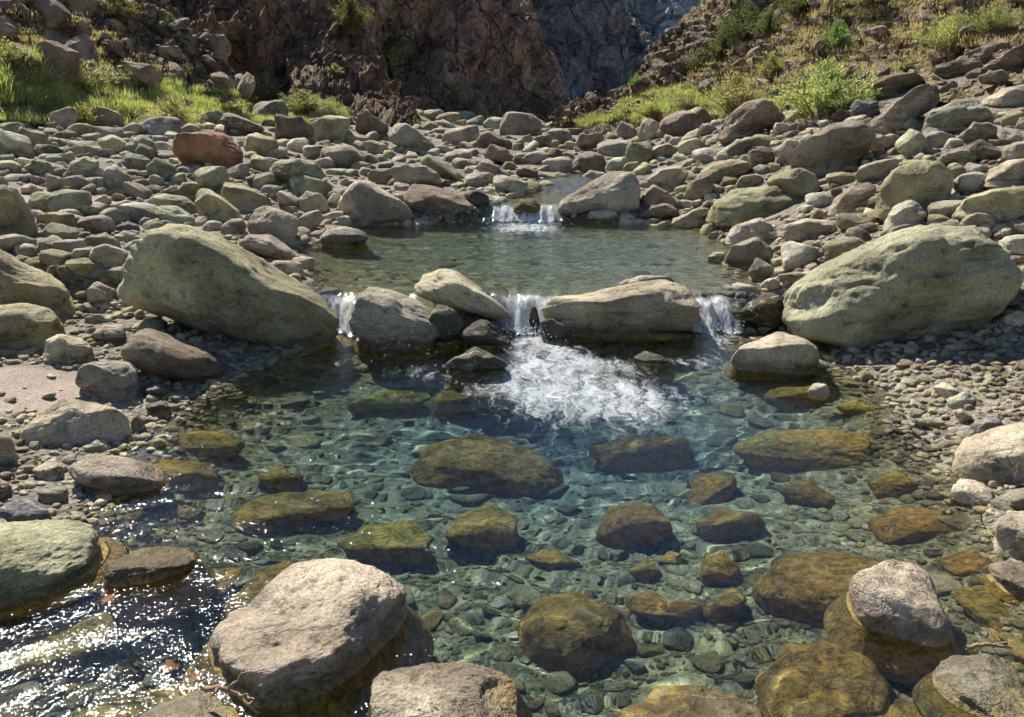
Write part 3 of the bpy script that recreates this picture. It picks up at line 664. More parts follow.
u|g|G6|small dark stone in the water left of the peaked grey boulder|704,259 714,252 726,252 725,261|.5
d|t|G7|low tan stone at the waterline left of the long saddle topped boulder|669,222 695,209 712,209 703,227 673,227|.6
u|g|G8|flat grey stone at the upper pool shore below the pale flat sided boulder|318,241 325,229 345,226 366,232 370,241 345,248 325,247|.4
d|p|G9|flat pinkish stone lying right along the giant olive boulder|236,244 248,234 270,234 288,246 300,262 282,264 255,252|.4
d|t|H1|tan egg shaped boulder above the sand patch on the left bank|102,181 105,168 115,165 129,174 133,186 125,194 105,189|.5
d|o|H2|big rounded olive boulder on the far left bank below the grass|8,140 23,130 43,133 53,145 39,151 12,144|.3
d|o|H3|long low olive boulder right of the big rounded one on the far left bank|58,151 72,142 94,141 104,150 94,156 64,155|.3
d|n|H4|grey green boulder left behind the tan egg shaped boulder|68,165 84,156 100,160 96,176 82,182 70,175|.5
d|n|H5|green grey domed stone left of the orange red boulder|123,147 141,134 154,141 157,151 137,157|.4
d|n|H6|small green stone in front of the green grey domed stone|134,152 141,143 154,149 153,157 139,159|.4
d|o|H7|olive egg stone left above the sand patch below the long low boulder|21,169 33,160 49,162 54,171 39,175|.3
d|o|H8|olive stone cut by the left edge above the ledged olive boulder|-8,169 0,161 12,160 22,166 20,174 0,175|.3
d|t|H9|small upright tan stone at the upper rim of the sand patch|45,185 47,174 63,178 63,190 49,191|.6
d|p|I1|reddish oval stone at the left rim of the sand patch|20,187 31,183 45,190 39,195 21,193|.2
d|t|I2|small round tan stone lying at the edge of the sand patch|94,200 104,194 113,199 109,207 96,206|.2
d|n|I3|blue green slab above the crown of the giant olive boulder|146,200 162,193 187,197 198,209 184,214 150,209|.5
d|n|I4|pale green slab touching the crown of the giant olive boulder|150,214 160,205 178,206 198,221 180,226 155,222|.5
d|o|I5|olive stone left behind the leaning pointed olive stone|176,190 184,183 196,182 202,190 196,201 184,199|.3
d|g|I6|grey stone left of the foot of the orange red boulder|145,167 156,157 172,164 181,175 168,181 150,178|.5
d|g|I7|round grey stone between the tan egg shaped boulder and the orange red boulder|145,181 154,174 166,178 162,187 148,187|.3
d|t|I8|cream topped stone at the left side of the giant olive boulder|88,255 94,247 108,244 130,253 125,263 122,272 102,269 91,265|.6
d|n|I9|pale stone behind the cream topped stone left of the giant olive boulder|80,244 88,236 106,233 122,243 112,250 90,250|.5
d|p|J1|brown pink cobble in the gully left of the foot of the giant olive boulder|86,290 97,281 120,292 120,302 102,304 88,298|.5
d|n|J2|small grey green block right of the ledged olive boulder at the left edge|20,244 23,235 37,240 36,249 24,250|.7
d|g|J3|small grey block right beside the small grey green block|35,250 39,240 49,245 50,252 40,254|.7
d|c|J4|dark flat stone lying on the sand patch|114,227 128,221 141,227 136,232 118,232|.3
d|g|J5|grey stone in front of the dark flat stone on the sand patch|112,237 124,230 142,236 138,243 120,243|.4
w|c|J6|dark blue grey stone in the shadow below the log shaped brown boulder|141,391 155,382 173,393 162,400 145,397|.3
w|c|J7|dark wet cobble at the waterline right of the grey blocky boulder|145,405 162,400 172,409 162,417 148,413|.3
d|t|J8|small tan stone above the cream topped tan boulder left of the log shaped one|91,335 103,325 124,325 127,340 105,344|.5
d|g|J9|small flat grey stone below the long tan boulder|80,447 98,437 114,447 103,453 86,453|.3
d|t|K1|small tan stone against the right end of the long tan boulder|130,424 136,413 146,421 136,433|.5
d|l|K2|angular pale stone on the gravel left of the pale pinkish waterline stone|30,471 52,458 64,468 47,480|.8
d|g|K3|light grey stone on the gravel above the flat green boulder|35,491 52,483 68,488 63,501 45,504|.6
d|c|K4|dark grey rounded stone behind the flat green boulder at the left edge|-5,512 14,499 35,499 52,514 47,522 0,526|.3
d|t|K5|brown stone cut by the left edge left of the long tan boulder|-10,430 12,437 16,454 0,467 -15,460|.5
d|t|K6|tan stone cut by the left edge above the dark grey rounded stone|-10,476 0,478 12,486 11,498 -10,500|.5
w|k|M1|dark wet stone wedged between the pitted grey boulder and the sloping tan boulder|428,320 438,304 452,308 464,322 462,342 446,348 430,342|.6
w|k|M2|small mossy stone splitting the middle waterfall|529,318 532,306 537,308 540,322 538,333 531,334|.5
w|k|M3|dark wet stone under the left end of the wide flat dam boulder|540,322 552,318 566,326 568,340 552,343 540,336|.5
u|m|K7|dark mossy stone in the middle of the upper waterfall|512,209 522,200 535,200 542,207 536,217 518,216|.4
d|b|K8|dark brown ledge block right of the large green bush|870,84 890,74 910,73 925,76 923,84 895,96 872,94|.8
d|b|K9|brown slab at the top of the right bank near the right edge|975,73 995,58 1020,45 1045,48 1038,66 1005,74|.8
d|b|L1|flat brown slab left of the topmost brown slab on the right bank|928,73 953,60 984,58 976,73 950,78|.8
d|b|L2|brown stone under the topmost brown slab near the right edge|976,76 1002,69 1011,77 1002,85 982,84|.7
d|b|L3|dark brown block cut by the left edge in the grass|-12,74 0,69 17,77 20,87 0,88|.7
d|b|L4|dark stone on the left bank between the grass tufts|13,100 20,97 41,105 39,111 20,110|.6
d|b|L5|thin brown slab in the grass behind the orange red boulder|138,98 150,88 172,91 196,103 200,112 170,105|.6
d|c|L6|dark blocky stone in the shade of the large green bush|850,106 862,100 878,103 880,114 866,120 853,116|.7
'''.strip().split('\n')]
# ------------------------------------------------------------------ build the stones
def polar_outline(poly, nb=96):
    poly = np.asarray(poly, float)
    # centroid of the polygon
    x, y = poly[:, 0], poly[:, 1]; x1, y1 = np.roll(x, -1), np.roll(y, -1)
    cr = x * y1 - x1 * y; A = cr.sum() / 2
    c = np.array([((x + x1) * cr).sum(), ((y + y1) * cr).sum()]) / (6 * A)
    th = np.linspace(-math.pi, math.pi, nb, endpoint=False); r = np.zeros(nb)
    for i, a in enumerate(th):
        d = np.array([math.cos(a), math.sin(a)]); best = 0
        for p, q in zip(poly, np.roll(poly, -1, 0)):
            e = q - p; den = d[0] * e[1] - d[1] * e[0]
            if abs(den) < 1e-12: continue
            w = p - c; t = (w[0] * e[1] - w[1] * e[0]) / den; s_ = (w[0] * d[1] - w[1] * d[0]) / den
            if t > 0 and -1e-6 <= s_ <= 1 + 1e-6: best = max(best, t)
        r[i] = best
    for _ in range(2): r = .25 * np.roll(r, 1) + .5 * r + .25 * np.roll(r, -1)
    return c, th, r

POLYS = []; ROCKS = []     # (object, centre, radius, px, py, pixel radius)
def dims_ok(v): return np.isfinite(v).all()

def hero_rock(mode, ck, ident, label, pts, ang):
    ang = float(ang); poly = np.array([[float(v) for v in p.split(',')] for p in pts.split()])
    r = np.random.default_rng(abs(hash_str(ident + label)) % (2 ** 31))
    bot = poly[poly[:, 1].argmax()]; cpx = poly.mean(0)
    pxw = np.ptp(poly[:, 0]); pxh = np.ptp(poly[:, 1])
    bx = .5 * bot[0] + .5 * cpx[0]; by = min(bot[1], 760)
    d0 = ray(bx, by)
    o = CAM; dirc = ray(*cpx)
    if mode == 's':
        tw = water_hit(CAM, d0) or 3.0
        ow = CAM + d0 * tw; dr = refract_dir(d0)
        g = BVH.ray_cast(Vector(ow), Vector(dr)); tb = tw + min(g[3] if g[0] is not None else .6, 1.2)
        twc = water_hit(CAM, dirc) or 3.0
        oc = CAM + dirc * twc; dc = refract_dir(dirc)
    elif mode in 'wuf':
        tb = water_hit(CAM, d0) or hit(bx, by)[1]
    else:
        tb = hit(bx, by)[1]
    # metric size guess, then depth
    sc = tb * (d0 @ FWD) / FPX
    Wm, Hm = pxw * sc, pxh * sc
    el = math.asin(-(dirc[2])) if mode != 's' else math.asin(-refract_dir(dirc)[2])
    D = min(.85 * Wm, 1.25 * Hm / max(math.sin(max(el, .12)) + .55, .3)); D = max(D, .45 * min(Wm, Hm))
    if mode == 's': D = min(Hm / math.sqrt(math.sin(el) ** 2 + .13 * math.cos(el) ** 2), 1.35 * Wm)
    elif el > .35: D = min(Hm / math.sqrt(math.sin(el) ** 2 + .20 * math.cos(el) ** 2), 1.2 * Wm)
    f = .36 + .10 * sstep(.3, .6, el)
    if mode == 's':
        hb = (tb - tw)                                    # centre sits a little above the bed, along the refracted ray
        g = BVH.ray_cast(Vector(oc), Vector(dc)); tc_in = min(g[3] if g[0] is not None else .5, 1.2)
        cen = oc + dc * max(tc_in * .92 - .02, .05); axis = dc
        def unproj(px, py):
            d = ray(px, py); t = (wl_here - CAM[2]) / d[2]; ow_ = CAM + d * t; dd = refract_dir(d)
            return ow_ + dd * (((cen - ow_) @ axis) / (dd @ axis))
        wl_here = oc[2]
    else:
        cen = CAM + dirc * ((tb * (d0 @ FWD) + f * D) / (dirc @ FWD)); axis = dirc
        def unproj(px, py):
            d = ray(px, py); return CAM + d * (((cen - CAM) @ axis) / (d @ axis))
    U = np.cross(axis, [0, 0, 1]); U /= np.linalg.norm(U); Vv = np.cross(U, axis)
    Q = np.array([unproj(*p) for p in poly]) - cen
    uv = np.stack([Q @ U, Q @ Vv], 1)
    c2, th, rt = polar_outline(uv)
    if mode == 's': rt = rt * 1.20
    cen = cen + U * c2[0] + Vv * c2[1]
    # main axis of the outline
    w = uv - c2; ev, evec = np.linalg.eigh(np.cov(w.T)); a = math.atan2(evec[1, 1], evec[0, 1])
    if a > math.pi / 2: a -= math.pi
    if a < -math.pi / 2: a += math.pi
    if abs(a) > 1.0: a = 0.0
    R2 = np.array([[math.cos(a), math.sin(a)], [-math.sin(a), math.cos(a)]])
    wr = w @ R2.T; W2, H2 = np.ptp(wr[:, 0]), np.ptp(wr[:, 1])
    se, ce = math.sin(max(el, 0)), math.cos(el)
    V2 = math.sqrt(max(H2 ** 2 - (D * se) ** 2, (.38 * H2) ** 2)) / max(ce, .5)
    size = max(pxw, pxh)
    lvl = 6 if size > 130 else 5 if size > 46 else 4
    P, Fc = base_rock(lvl, r, ang * (.45 if mode == 's' else 1), .55 if mode == 's' else 1.0)
    # local axes: x along the stone, y away from the viewer (level), z up
    X = U; Y = np.array([axis[0], axis[1], 0]); Y /= np.linalg.norm(Y); Z = np.array([0, 0, 1.0])
    P = P[:, :1] * X * W2 / 2 + P[:, 1:2] * Y * D / 2 + P[:, 2:] * Z * V2 / 2
    # lean by the outline's tilt (about the viewing axis)
    pu, pv, pa = P @ U, P @ Vv, P @ axis
    if mode != 's' and el < .52: pa = pa - (.42 if ident == 'Y' else .22) * (1 - sstep(.30, .52, el)) * pv * D / max(V2, .6 * D)
    pu, pv = pu * math.cos(a) - pv * math.sin(a), pu * math.sin(a) + pv * math.cos(a)
    # fit the silhouette
    ang_ = np.arctan2(pv, pu); rad = np.hypot(pu, pv); nb = len(th)
    k = np.floor((ang_ + math.pi) / (2 * math.pi) * nb).astype(int) % nb
    mx = np.zeros(nb); np.maximum.at(mx, k, rad)
    for _ in range(3): mx = np.where(mx < 1e-6, np.maximum(np.roll(mx, 1), np.roll(mx, -1)), mx)
    for _ in range(2): mx = .25 * np.roll(mx, 1) + .5 * mx + .25 * np.roll(mx, -1)
    ratio = rt / mx
    for _ in range(5 if size < 60 else 2): ratio = .25 * np.roll(ratio, 1) + .5 * ratio + .25 * np.roll(ratio, -1)
    md = np.median(ratio); ratio = np.clip(ratio, .55 * md, 1.7 * md); rr = np.interp(ang_, np.append(th, math.pi), np.append(ratio, ratio[0]))
    pu, pv = pu * rr, pv * rr
    P = pu[:, None] * U + pv[:, None] * Vv + pa[:, None] * axis
    W3 = P + cen
    wl = {'d': -9.0, 'w': 0.0, 'u': .272, 'f': .52, 's': 9.0}[mode]
    # seat the stone: its foot reaches below the ground or the stream bed
    gz = float(ground_z(np.array([cen[0]]), np.array([cen[1]]), False)[0])
    zmin, zmax = W3[:, 2].min(), W3[:, 2].max()
    if mode == 's':
        top = wl_f(cen[1]) - .025
        if zmax > top:
            zb = zmin; W3[:, 2] = zb + (W3[:, 2] - zb) * max((top - zb) / (zmax - zb), .2)
    if mode == 's': ref = W3[:, 2].max() * .45 + zmin * .55
    elif mode == 'd': ref = min(gz + .12 * (zmax - gz), zmax - .02)
    else: ref = min(wl + .015, zmax - .02)
    tgt = gz - .07
    if ref > zmin + .005 and mode != 's' and ident not in ('a2', 'c2'):
        rel = W3[:, :2] - cen[:2]; q_ = np.arctan2(rel[:, 1], rel[:, 0]); rr_ = np.hypot(rel[:, 0], rel[:, 1])
        kb = ((q_ + math.pi) / (2 * math.pi) * 48).astype(int) % 48
        rim = np.zeros(48); near = np.abs(W3[:, 2] - ref) < .10 * (zmax - zmin); np.maximum.at(rim, kb[near], rr_[near])
        for _ in range(4): rim = np.where(rim < 1e-6, np.maximum(np.roll(rim, 1), np.roll(rim, -1)), rim)
        for _ in range(2): rim = .25 * np.roll(rim, 1) + .5 * rim + .25 * np.roll(rim, -1)
        rimv = np.interp(q_, np.linspace(-math.pi, math.pi, 49) + math.pi / 48, np.append(rim, rim[0]))
        low = W3[:, 2] < ref; k_ = np.clip((ref - W3[:, 2]) / (ref - zmin), 0, 1)
        want = rimv * (1 + (.10 if mode == 'd' else .6 if el > .4 else .22) * k_ + .16 * k_ * fbm(W3 * 5, 2)) * np.sqrt(np.clip(1 - (np.clip(k_ - .55, 0, 1) / .45) ** 2, .02, 1))
        newr = np.maximum(rr_, want)
        W3[low, :2] = cen[:2] + rel[low] * (newr / np.maximum(rr_, 1e-6))[low][:, None]
        if zmin > tgt: W3[low, 2] = ref - k_[low] * (ref - tgt)
    base = np.array([cen[0], cen[1], W3[:, 2].min()])
    nm = 'boulder' if pxw > 55 else 'stone'
    if mode == 's': nm = 'submerged_boulder' if pxw > 75 else 'submerged_stone'
    ob = mesh_from(nm, W3 - base, Fc, M_ROCK); ob.location = base
    col = np.array(C[ck]) * r.uniform(.90, 1.10) * (1 + r.normal(0, .016, 3))
    col[1] = min(col[1], col[0] * 1.0)
    ob.color = (*np.clip(col, .02, .9), 1); ob['wet_level'] = float(wl)
    tag(ob, label, 'boulder' if 'boulder' in nm else 'stone')
    if mode != 'd': ob.cycles.is_caustics_receiver = True
    POLYS.append((poly, mode)); ROCKS.append((ob, W3.mean(0), .5 * max(W2, D), cpx[0], cpx[1], .5 * size, ident, label, mode))
    return ob

def hash_str(s):
    h = 5381
    for ch in s: h = (h * 33 + ord(ch)) % (1 << 32)
    return h
for row in HERO: hero_rock(*row)

# ------------------------------------------------------------------ the rest of the stones: about 120 more one can pick out, then cobbles and pebbles as stuff
def place_ok(occ, px, py, rad, k):
    for (x, y, r_) in occ:
        if (px - x) ** 2 + ((py - y) * 1.35) ** 2 < (k * (rad + r_)) ** 2: return False
    return True

class Bins:
    def __init__(s, c=24): s.c = c; s.d = {}; s.big = []
    def add(s, x, y, r):
        if r > s.c: s.big.append((x, y, r))
        else: s.d.setdefault((int(x // s.c), int(y // s.c)), []).append((x, y, r))
    def ok(s, x, y, r, k, kb):
        if not place_ok(s.big, x, y, r, kb): return False
        i, j = int(x // s.c), int(y // s.c); m = int((r + s.c) // s.c) + 1
        for a in range(i - m, i + m + 1):
            for b in range(j - m, j + m + 1):
                if not place_ok(s.d.get((a, b), ()), x, y, r, k): return False
        return True

def in_poly(x, y, poly):
    c = False; j = len(poly) - 1
    for i in range(len(poly)):
        (xi, yi), (xj, yj) = poly[i], poly[j]
        if (yi > y) != (yj > y) and x < (xj - xi) * (y - yi) / (yj - yi) + xi: c = not c
        j = i
    return c
bins = Bins()
def seed_bins():
    for poly, mode in POLYS:
        if mode == 's': continue
        (x0, y0), (x1, y1) = poly.min(0), poly.max(0); st = max(3.0, min(x1 - x0, y1 - y0) / 6)
        for x in np.arange(x0, x1, st):
            for y in np.arange(y0, y1, st):
                if in_poly(x, y, poly): bins.add(x, y, min(st * .55, 23))
seed_bins()

def sand_at(p):
    for cx, cy, rx, ry in SANDS:
        if ((p[0] - cx) / rx) ** 2 + ((p[1] - cy) / ry) ** 2 < .92: return True
    return False
def ground_hit(px, py):
    g = BVH_G.ray_cast(Vector(CAM), Vector(ray(px, py)))
    return np.array(g[0]) if g[0] is not None else None
BVH_G = bvh_of([ground])
def on_bank(p): return p[0] < xl_f(p[1]) - .02 or p[0] > xr_f(p[1]) + .02

def stone_tint(r, px, far):
    left = px < 520
    pal = ([C['n'], C['o'], C['g'], C['o'], C['g'], C['t'], C['p']] if left else [C['t'], C['g'], C['o'], C['p'], C['g'], C['b'], C['o']])
    c = np.array(pal[r.integers(len(pal))]); c = c * r.uniform(.85, 1.32)
    c = np.clip(c * (1 + r.normal(0, .022, 3)), .03, .8); c[1] = min(c[1], c[0]); return c

r = np.random.default_rng(2024)
mids = []
tries = 0
while len(mids) < 121 and tries < 30000:
    tries += 1
    px, py = r.uniform(-20, 1044), 118 + 190 * r.beta(1.0, 2.2)
    p = ground_hit(px, py)
    if p is None or not on_bank(p) or sand_at(p) or p[1] > 45: continue
    ex = 1.0 if p[1] > 7 else .8
    rad = r.uniform(11.0, 20.5) * ex * (1.0 if py > 135 else .72)
    if rad * p[1] / FPX > .95: continue
    if not bins.ok(px, py - rad * .3, rad, .74, .86): continue
    bins.add(px, py - rad * .3, rad); mids.append((px, py, rad, p))

# labels relative to the nearest stone one can name
SHORT = {}
for _, c, R, px, py, pr, ident, label, mode in ROCKS:
    SHORT[ident] = label
REF = {'P': 'giant olive boulder', 'Y': 'giant right boulder', 'A1': 'orange red boulder', 'A2': 'long arched boulder in the grass', 'A4': 'square brown block', 'A5': 'long brown slab',
       'A6': 'leaning pointed stone', 'A8': 'brown pink boulder', 'B1': 'craggy grey green boulder', 'B4': 'pale flat sided boulder', 'B5': 'shaded brown boulder', 'B7': 'tan sloping boulder',
       'B9': 'big peaked grey boulder', 'C1': 'brown boulder at the cliff foot', 'C2': 'rounded skyline boulder', 'C4': 'tilted brown stone', 'C6': 'large tan boulder by the upper fall',
       'C8': 'olive brown boulder', 'D3': 'broad grey boulder', 'D4': 'tan wedge boulder', 'D5': 'saddle topped boulder', 'D7': 'pinkish rippled slab', 'D9': 'dark humped boulder', 'E1': 'olive flat boulder',
       'E4': 'fat olive boulder', 'E5': 'grey pyramid stone', 'E6': 'leaning brown slab', 'E7': 'hollow grey slab', 'E8': 'tan edge slab', 'F1': 'angular grey block', 'F6': 'flat olive edge boulder', 'G1': 'pinkish flat topped boulder',
       'G5': 'broad flat tan stone', 'H1': 'tan egg shaped boulder', 'H2': 'big rounded olive boulder', 'H3': 'long low olive boulder', 'H5': 'green grey domed stone', 'I3': 'blue green slab', 'I8': 'cream topped stone',
       'K': 'log shaped boulder', 'N': 'craggy olive boulder', 'O': 'ledged olive boulder', 'I': 'long tan boulder', 'b9': 'big pale smooth boulder', 'G3': 'peaked grey boulder', 'K8': 'dark ledge block', 'I6': 'grey stone by the orange boulder', 'B3': 'smooth olive stone'}
REFPOS = {ident: (px, py, pr) for _, c, R, px, py, pr, ident, label, mode in ROCKS if ident in REF}
used = set()
def colour_word(c):
    c = np.asarray(c); v = c.mean()
    if c[0] > c[2] * 1.75: w = 'brown' if v < .2 else 'tan'
    elif c[1] >= c[0] * .985: w = 'green grey'
    elif c[0] > c[2] * 1.45: w = 'olive' if c[1] > c[0] * .87 else 'pinkish'
    else: w = 'grey'
    return ('pale ' if v > .30 else 'dark ' if v < .165 else '') + w
def where(px, py):
    best = None
    for ident, (x, y, pr) in REFPOS.items():
        dx, dy = px - x, py - y; d = max(math.hypot(dx, dy * 1.3) - pr, 0)
        if abs(dx) > abs(dy) * 1.5: w = 'right of' if dx > 0 else 'left of'
        elif abs(dx) < abs(dy) * .55: w = 'in front of' if dy > 0 else 'behind'
        else: w = ('in front and ' if dy > 0 else 'behind and ') + ('right of' if dx > 0 else 'left of')
        if (ident, w) in used: d += 400
        if best is None or d < best[0]: best = (d, ident, w)
    used.add(best[1:]); d, ident, w = best
    return (d > 400, w, REF[ident])

def plain_stone(P, nm, loc, mat): return mesh_from(nm, P, FcM, mat)
shapes = ['rounded', 'flat', 'angular', 'oval']
seen_lab = {}
for px, py, rad, p in sorted(mids, key=lambda m: -m[2]):
    lvl = 4; ang = r.uniform(.4, 1.0)
    P, FcM = base_rock(lvl, r, ang)
    t = np.linalg.norm(p - CAM); m = rad * t / FPX * (1.08 if p[1] > 6 else 1)
    ax, ay, az = m * r.uniform(.95, 1.2), m * r.uniform(.7, 1.0), m * r.uniform(.50, .78)
    P = P * np.array([ax, ay, az])
    tl, rz = r.normal(0, .22), r.uniform(-.6, .6)
    Rt = np.array([[math.cos(tl), 0, math.sin(tl)], [0, 1, 0], [-math.sin(tl), 0, math.cos(tl)]])
    Rz = np.array([[math.cos(rz), -math.sin(rz), 0], [math.sin(rz), math.cos(rz), 0], [0, 0, 1]])
    P = P @ Rt.T @ Rz.T
    P[:, 1] -= .08 * P[:, 2]
    c = stone_tint(r, px, p[1])
    P[:, 2] -= P[:, 2].min()
    ob = mesh_from('stone', P, FcM, M_ROCK); ob.location = (p[0], p[1] + ay * .5, p[2] - az * .45)
    ob.color = (*c, 1); ob['wet_level'] = -9.0
    far, w, ref = where(px, py)
    size = 'mid sized' if rad > 11.5 else 'small'
    form = 'flat' if az / ax < .5 else 'angular' if ang > .72 else 'rounded'
    lab = f"{size} {form} {colour_word(c)} stone " + (('farther ' + w) if far else w) + f' the {ref}'
    k = seen_lab.get(lab, 0); seen_lab[lab] = k + 1
    if k: lab = lab.replace(' stone ', ' stone, next one out, ', 1) if k == 1 else lab.replace(' stone ', ' stone, third one out, ', 1)
    if len(lab.split()) > 16: lab = lab.replace(' mid sized', '').replace('mid sized ', '').replace(' and ', ' ')
    tag(ob, lab, 'stone')
    if form == 'flat' and False: pass
    ROCKS.append((ob, p, m, px, py, rad, 'mid', lab, 'd'))

# cobbles and pebbles -------------------------------------------------
LIB = {lv: [base_rock(lv, np.random.default_rng(500 + lv * 50 + i), float(np.random.default_rng(i).uniform(.15, .95)), .9) for i in range(18)] for lv in (2, 3)}
class Pile:
    def __init__(s): s.V, s.F, s.T, s.n = [], [], [], 0
    def add(s, lv, loc, sc, r, tint, tilt=.25, lib=None):
        P, Fc = (lib or LIB)[lv][r.integers(18)]
        a, b, c = r.normal(0, tilt), r.normal(0, tilt), r.uniform(0, 6.283)
        Rx = np.array([[1, 0, 0], [0, math.cos(a), -math.sin(a)], [0, math.sin(a), math.cos(a)]])
        Ry = np.array([[math.cos(b), 0, math.sin(b)], [0, 1, 0], [-math.sin(b), 0, math.cos(b)]])
        Rz = np.array([[math.cos(c), -math.sin(c), 0], [math.sin(c), math.cos(c), 0], [0, 0, 1]])
        M = Rz @ Ry @ Rx @ np.diag(sc)
        s.V.append((P @ M.T + loc).astype(np.float32)); s.F.append(Fc + s.n); s.n += len(P)
        s.T.append(np.broadcast_to(np.asarray(tint, np.float32), (len(P), 3)))
    def build(s, name, mat, wet):
        o = mesh_from(name, np.concatenate(s.V), np.concatenate(s.F), mat, tint=np.concatenate(s.T)); o['wet_level'] = wet
        return o

cob = Pile(); r = np.random.default_rng(99)
def scatter(n, lo, hi, k, kb, ymax, lv):
    made = t_ = 0
    while made < n and t_ < n * 14:
        t_ += 1
        px = r.uniform(-260, 1284); py = 116 + (ymax - 116) * r.beta(.9, 1.7)
        p = ground_hit(px, py)
        if p is None or p[1] > 60 or not (p[0] < xl_f(p[1]) + .10 or p[0] > xr_f(p[1]) - .10): continue
        rad = lo * (hi / lo) ** (r.uniform() ** 1.6)
        if sand_at(p) and r.uniform() < .93: continue
        if not bins.ok(px, py, rad, k, kb): continue
        bins.add(px, py, rad); made += 1
        m = rad * np.linalg.norm(p - CAM) / FPX
        s3 = np.array([m * r.uniform(.95, 1.3), m * r.uniform(.75, 1.05), m * r.uniform(.45, .8)])
        cob.add(lv, p + [0, s3[1] * .3, s3[2] * r.uniform(.05, .4)], s3, r, stone_tint(r, px, p[1]))
scatter(1150, 6.5, 11.5, .56, .80, 330, 3)
scatter(3400, 3.6, 6.5, .56, .88, 620, 3)
scatter(6500, 1.6, 3.6, .56, .93, 720, 2)
# near gravel, finer
cobbles = cob.build('cobbles', M_COB, -9.0)
tag(cobbles, 'loose cobbles and pebbles covering both banks between the larger stones', 'cobbles', kind='stuff')

bedp = Pile(); r = np.random.default_rng(123)
PALB = [(.30, .27, .14), (.22, .20, .09), (.34, .24, .08), (.15, .13, .05), (.33, .32, .23), (.26, .20, .08), (.12, .11, .06), (.28, .27, .17), (.24, .225, .14), (.40, .36, .26)]
bbins = Bins()
for _, c, R, px, py, pr, *rest in ROCKS:
    if rest[2] in 'sw': bbins.add(px, py, pr * .7)
def bed_scatter(n, lo, hi, k, lv):
    made = t_ = 0
    while made < n and t_ < n * 12:
        t_ += 1
        px = r.uniform(-80, 1100); py = 225 + 560 * r.beta(1.5, 1.0)
        d = ray(px, py)
        t = (0 if py > 330 else .27); t = (t - CAM[2]) / d[2]; ow = CAM + d * t
        if not (xl_f(ow[1]) - .02 < ow[0] < xr_f(ow[1]) + .12) or ow[1] > 10.6: continue
        g = BVH_G.ray_cast(Vector(ow + np.array([0, 0, .05])), Vector(refract_dir(d)))
        if g[0] is None: continue
        p = np.array(g[0]); rad = lo * (hi / lo) ** (r.uniform() ** 1.5)
        if not bbins.ok(px, py, rad, k, .7): continue
        bbins.add(px, py, rad); made += 1
        m = min(rad * t / FPX, .10)
        s3 = np.array([m * r.uniform(.95, 1.3), m * r.uniform(.8, 1.1), m * r.uniform(.4, .75)])
        z = p[2] + s3[2] * r.uniform(-.15, .40)
        z = min(z, wl_f(p[1]) - s3[2] - .015) if p[2] < wl_f(p[1]) - .05 else z
        sm = math.exp(-(((p[0] - .35) / 1.25) ** 2 + ((p[1] - 4.55) / .95) ** 2)) * .75  # same painted deep-water teal, carried over to the bed pebbles
        bedp.add(lv, np.array([p[0], p[1], z]), s3, r, (np.array(PALB[r.integers(len(PALB))]) * (1 - sm) + np.array((.22, .28, .25)) * sm) * r.uniform(.50, 1.1))
bed_scatter(110, 12, 22, .78, 3)
bed_scatter(650, 6, 12, .74, 3)
bed_scatter(3600, 2.6, 6, .68, 2)
streambed = bedp.build('streambed_pebbles', M_COB, -9.0)
tag(streambed, 'multicoloured pebbles and cobbles on the bed under the clear water', 'pebbles', kind='stuff')
streambed.cycles.is_caustics_receiver = True; cobbles.cycles.is_caustics_receiver = True

# angular rubble on the two hillsides
rub = Pile(); r = np.random.default_rng(7)
LIBA = {3: [base_rock(3, np.random.default_rng(900 + i), 1.0, 1.5) for i in range(18)]}
BVH_H = bvh_of([hills[0], hills[-1]]); BVH_C = bvh_of(hills[1:4])
made = 0
for _ in range(9000):
    px = r.uniform(-150, 1200); py = r.uniform(-60, 120)
    g = BVH_H.ray_cast(Vector(CAM), Vector(ray(px, py))); gg = BVH_G.ray_cast(Vector(CAM), Vector(ray(px, py)))
    if g[0] is None or (gg[0] is not None and gg[3] < g[3]): continue
    gc = BVH_C.ray_cast(Vector(CAM), Vector(ray(px, py)))
    if gc[0] is not None and gc[3] < g[3]: continue
    if g[3] > 42 and r.uniform() < .8: continue
    dens = .75 if px < 330 else (.55 if py > 28 else .35)
    if px > 560 and fbm(np.array([[px / 90., py / 50., 3.0]]), 2)[0] < -.05: dens *= .35
    if r.uniform() > dens: continue
    rad = 2.2 * ((20 if px < 300 else 12) / 2.2) ** (r.uniform() ** 2.2)
    if not bins.ok(px, py, rad, .60, .8): continue
    bins.add(px, py, rad); p = np.array(g[0]); m = rad * g[3] / FPX
    c = np.array([(.21, .145, .105), (.26, .19, .14), (.18, .13, .10), (.30, .225, .165)][r.integers(4)]) * r.uniform(.8, 1.2)
    rub.add(3, p, np.array([m * r.uniform(1.0, 1.6), m, m * r.uniform(.45, .8)]), r, c, .5, LIBA); made += 1
    if made > 1300: break
rubble = rub.build('rubble', M_COB, -9.0); rubble.data.polygons.foreach_set('use_smooth', np.zeros(len(rubble.data.polygons), bool))
tag(rubble, 'angular brown rubble strewn over the canyon slopes above the grass', 'rubble', kind='stuff')
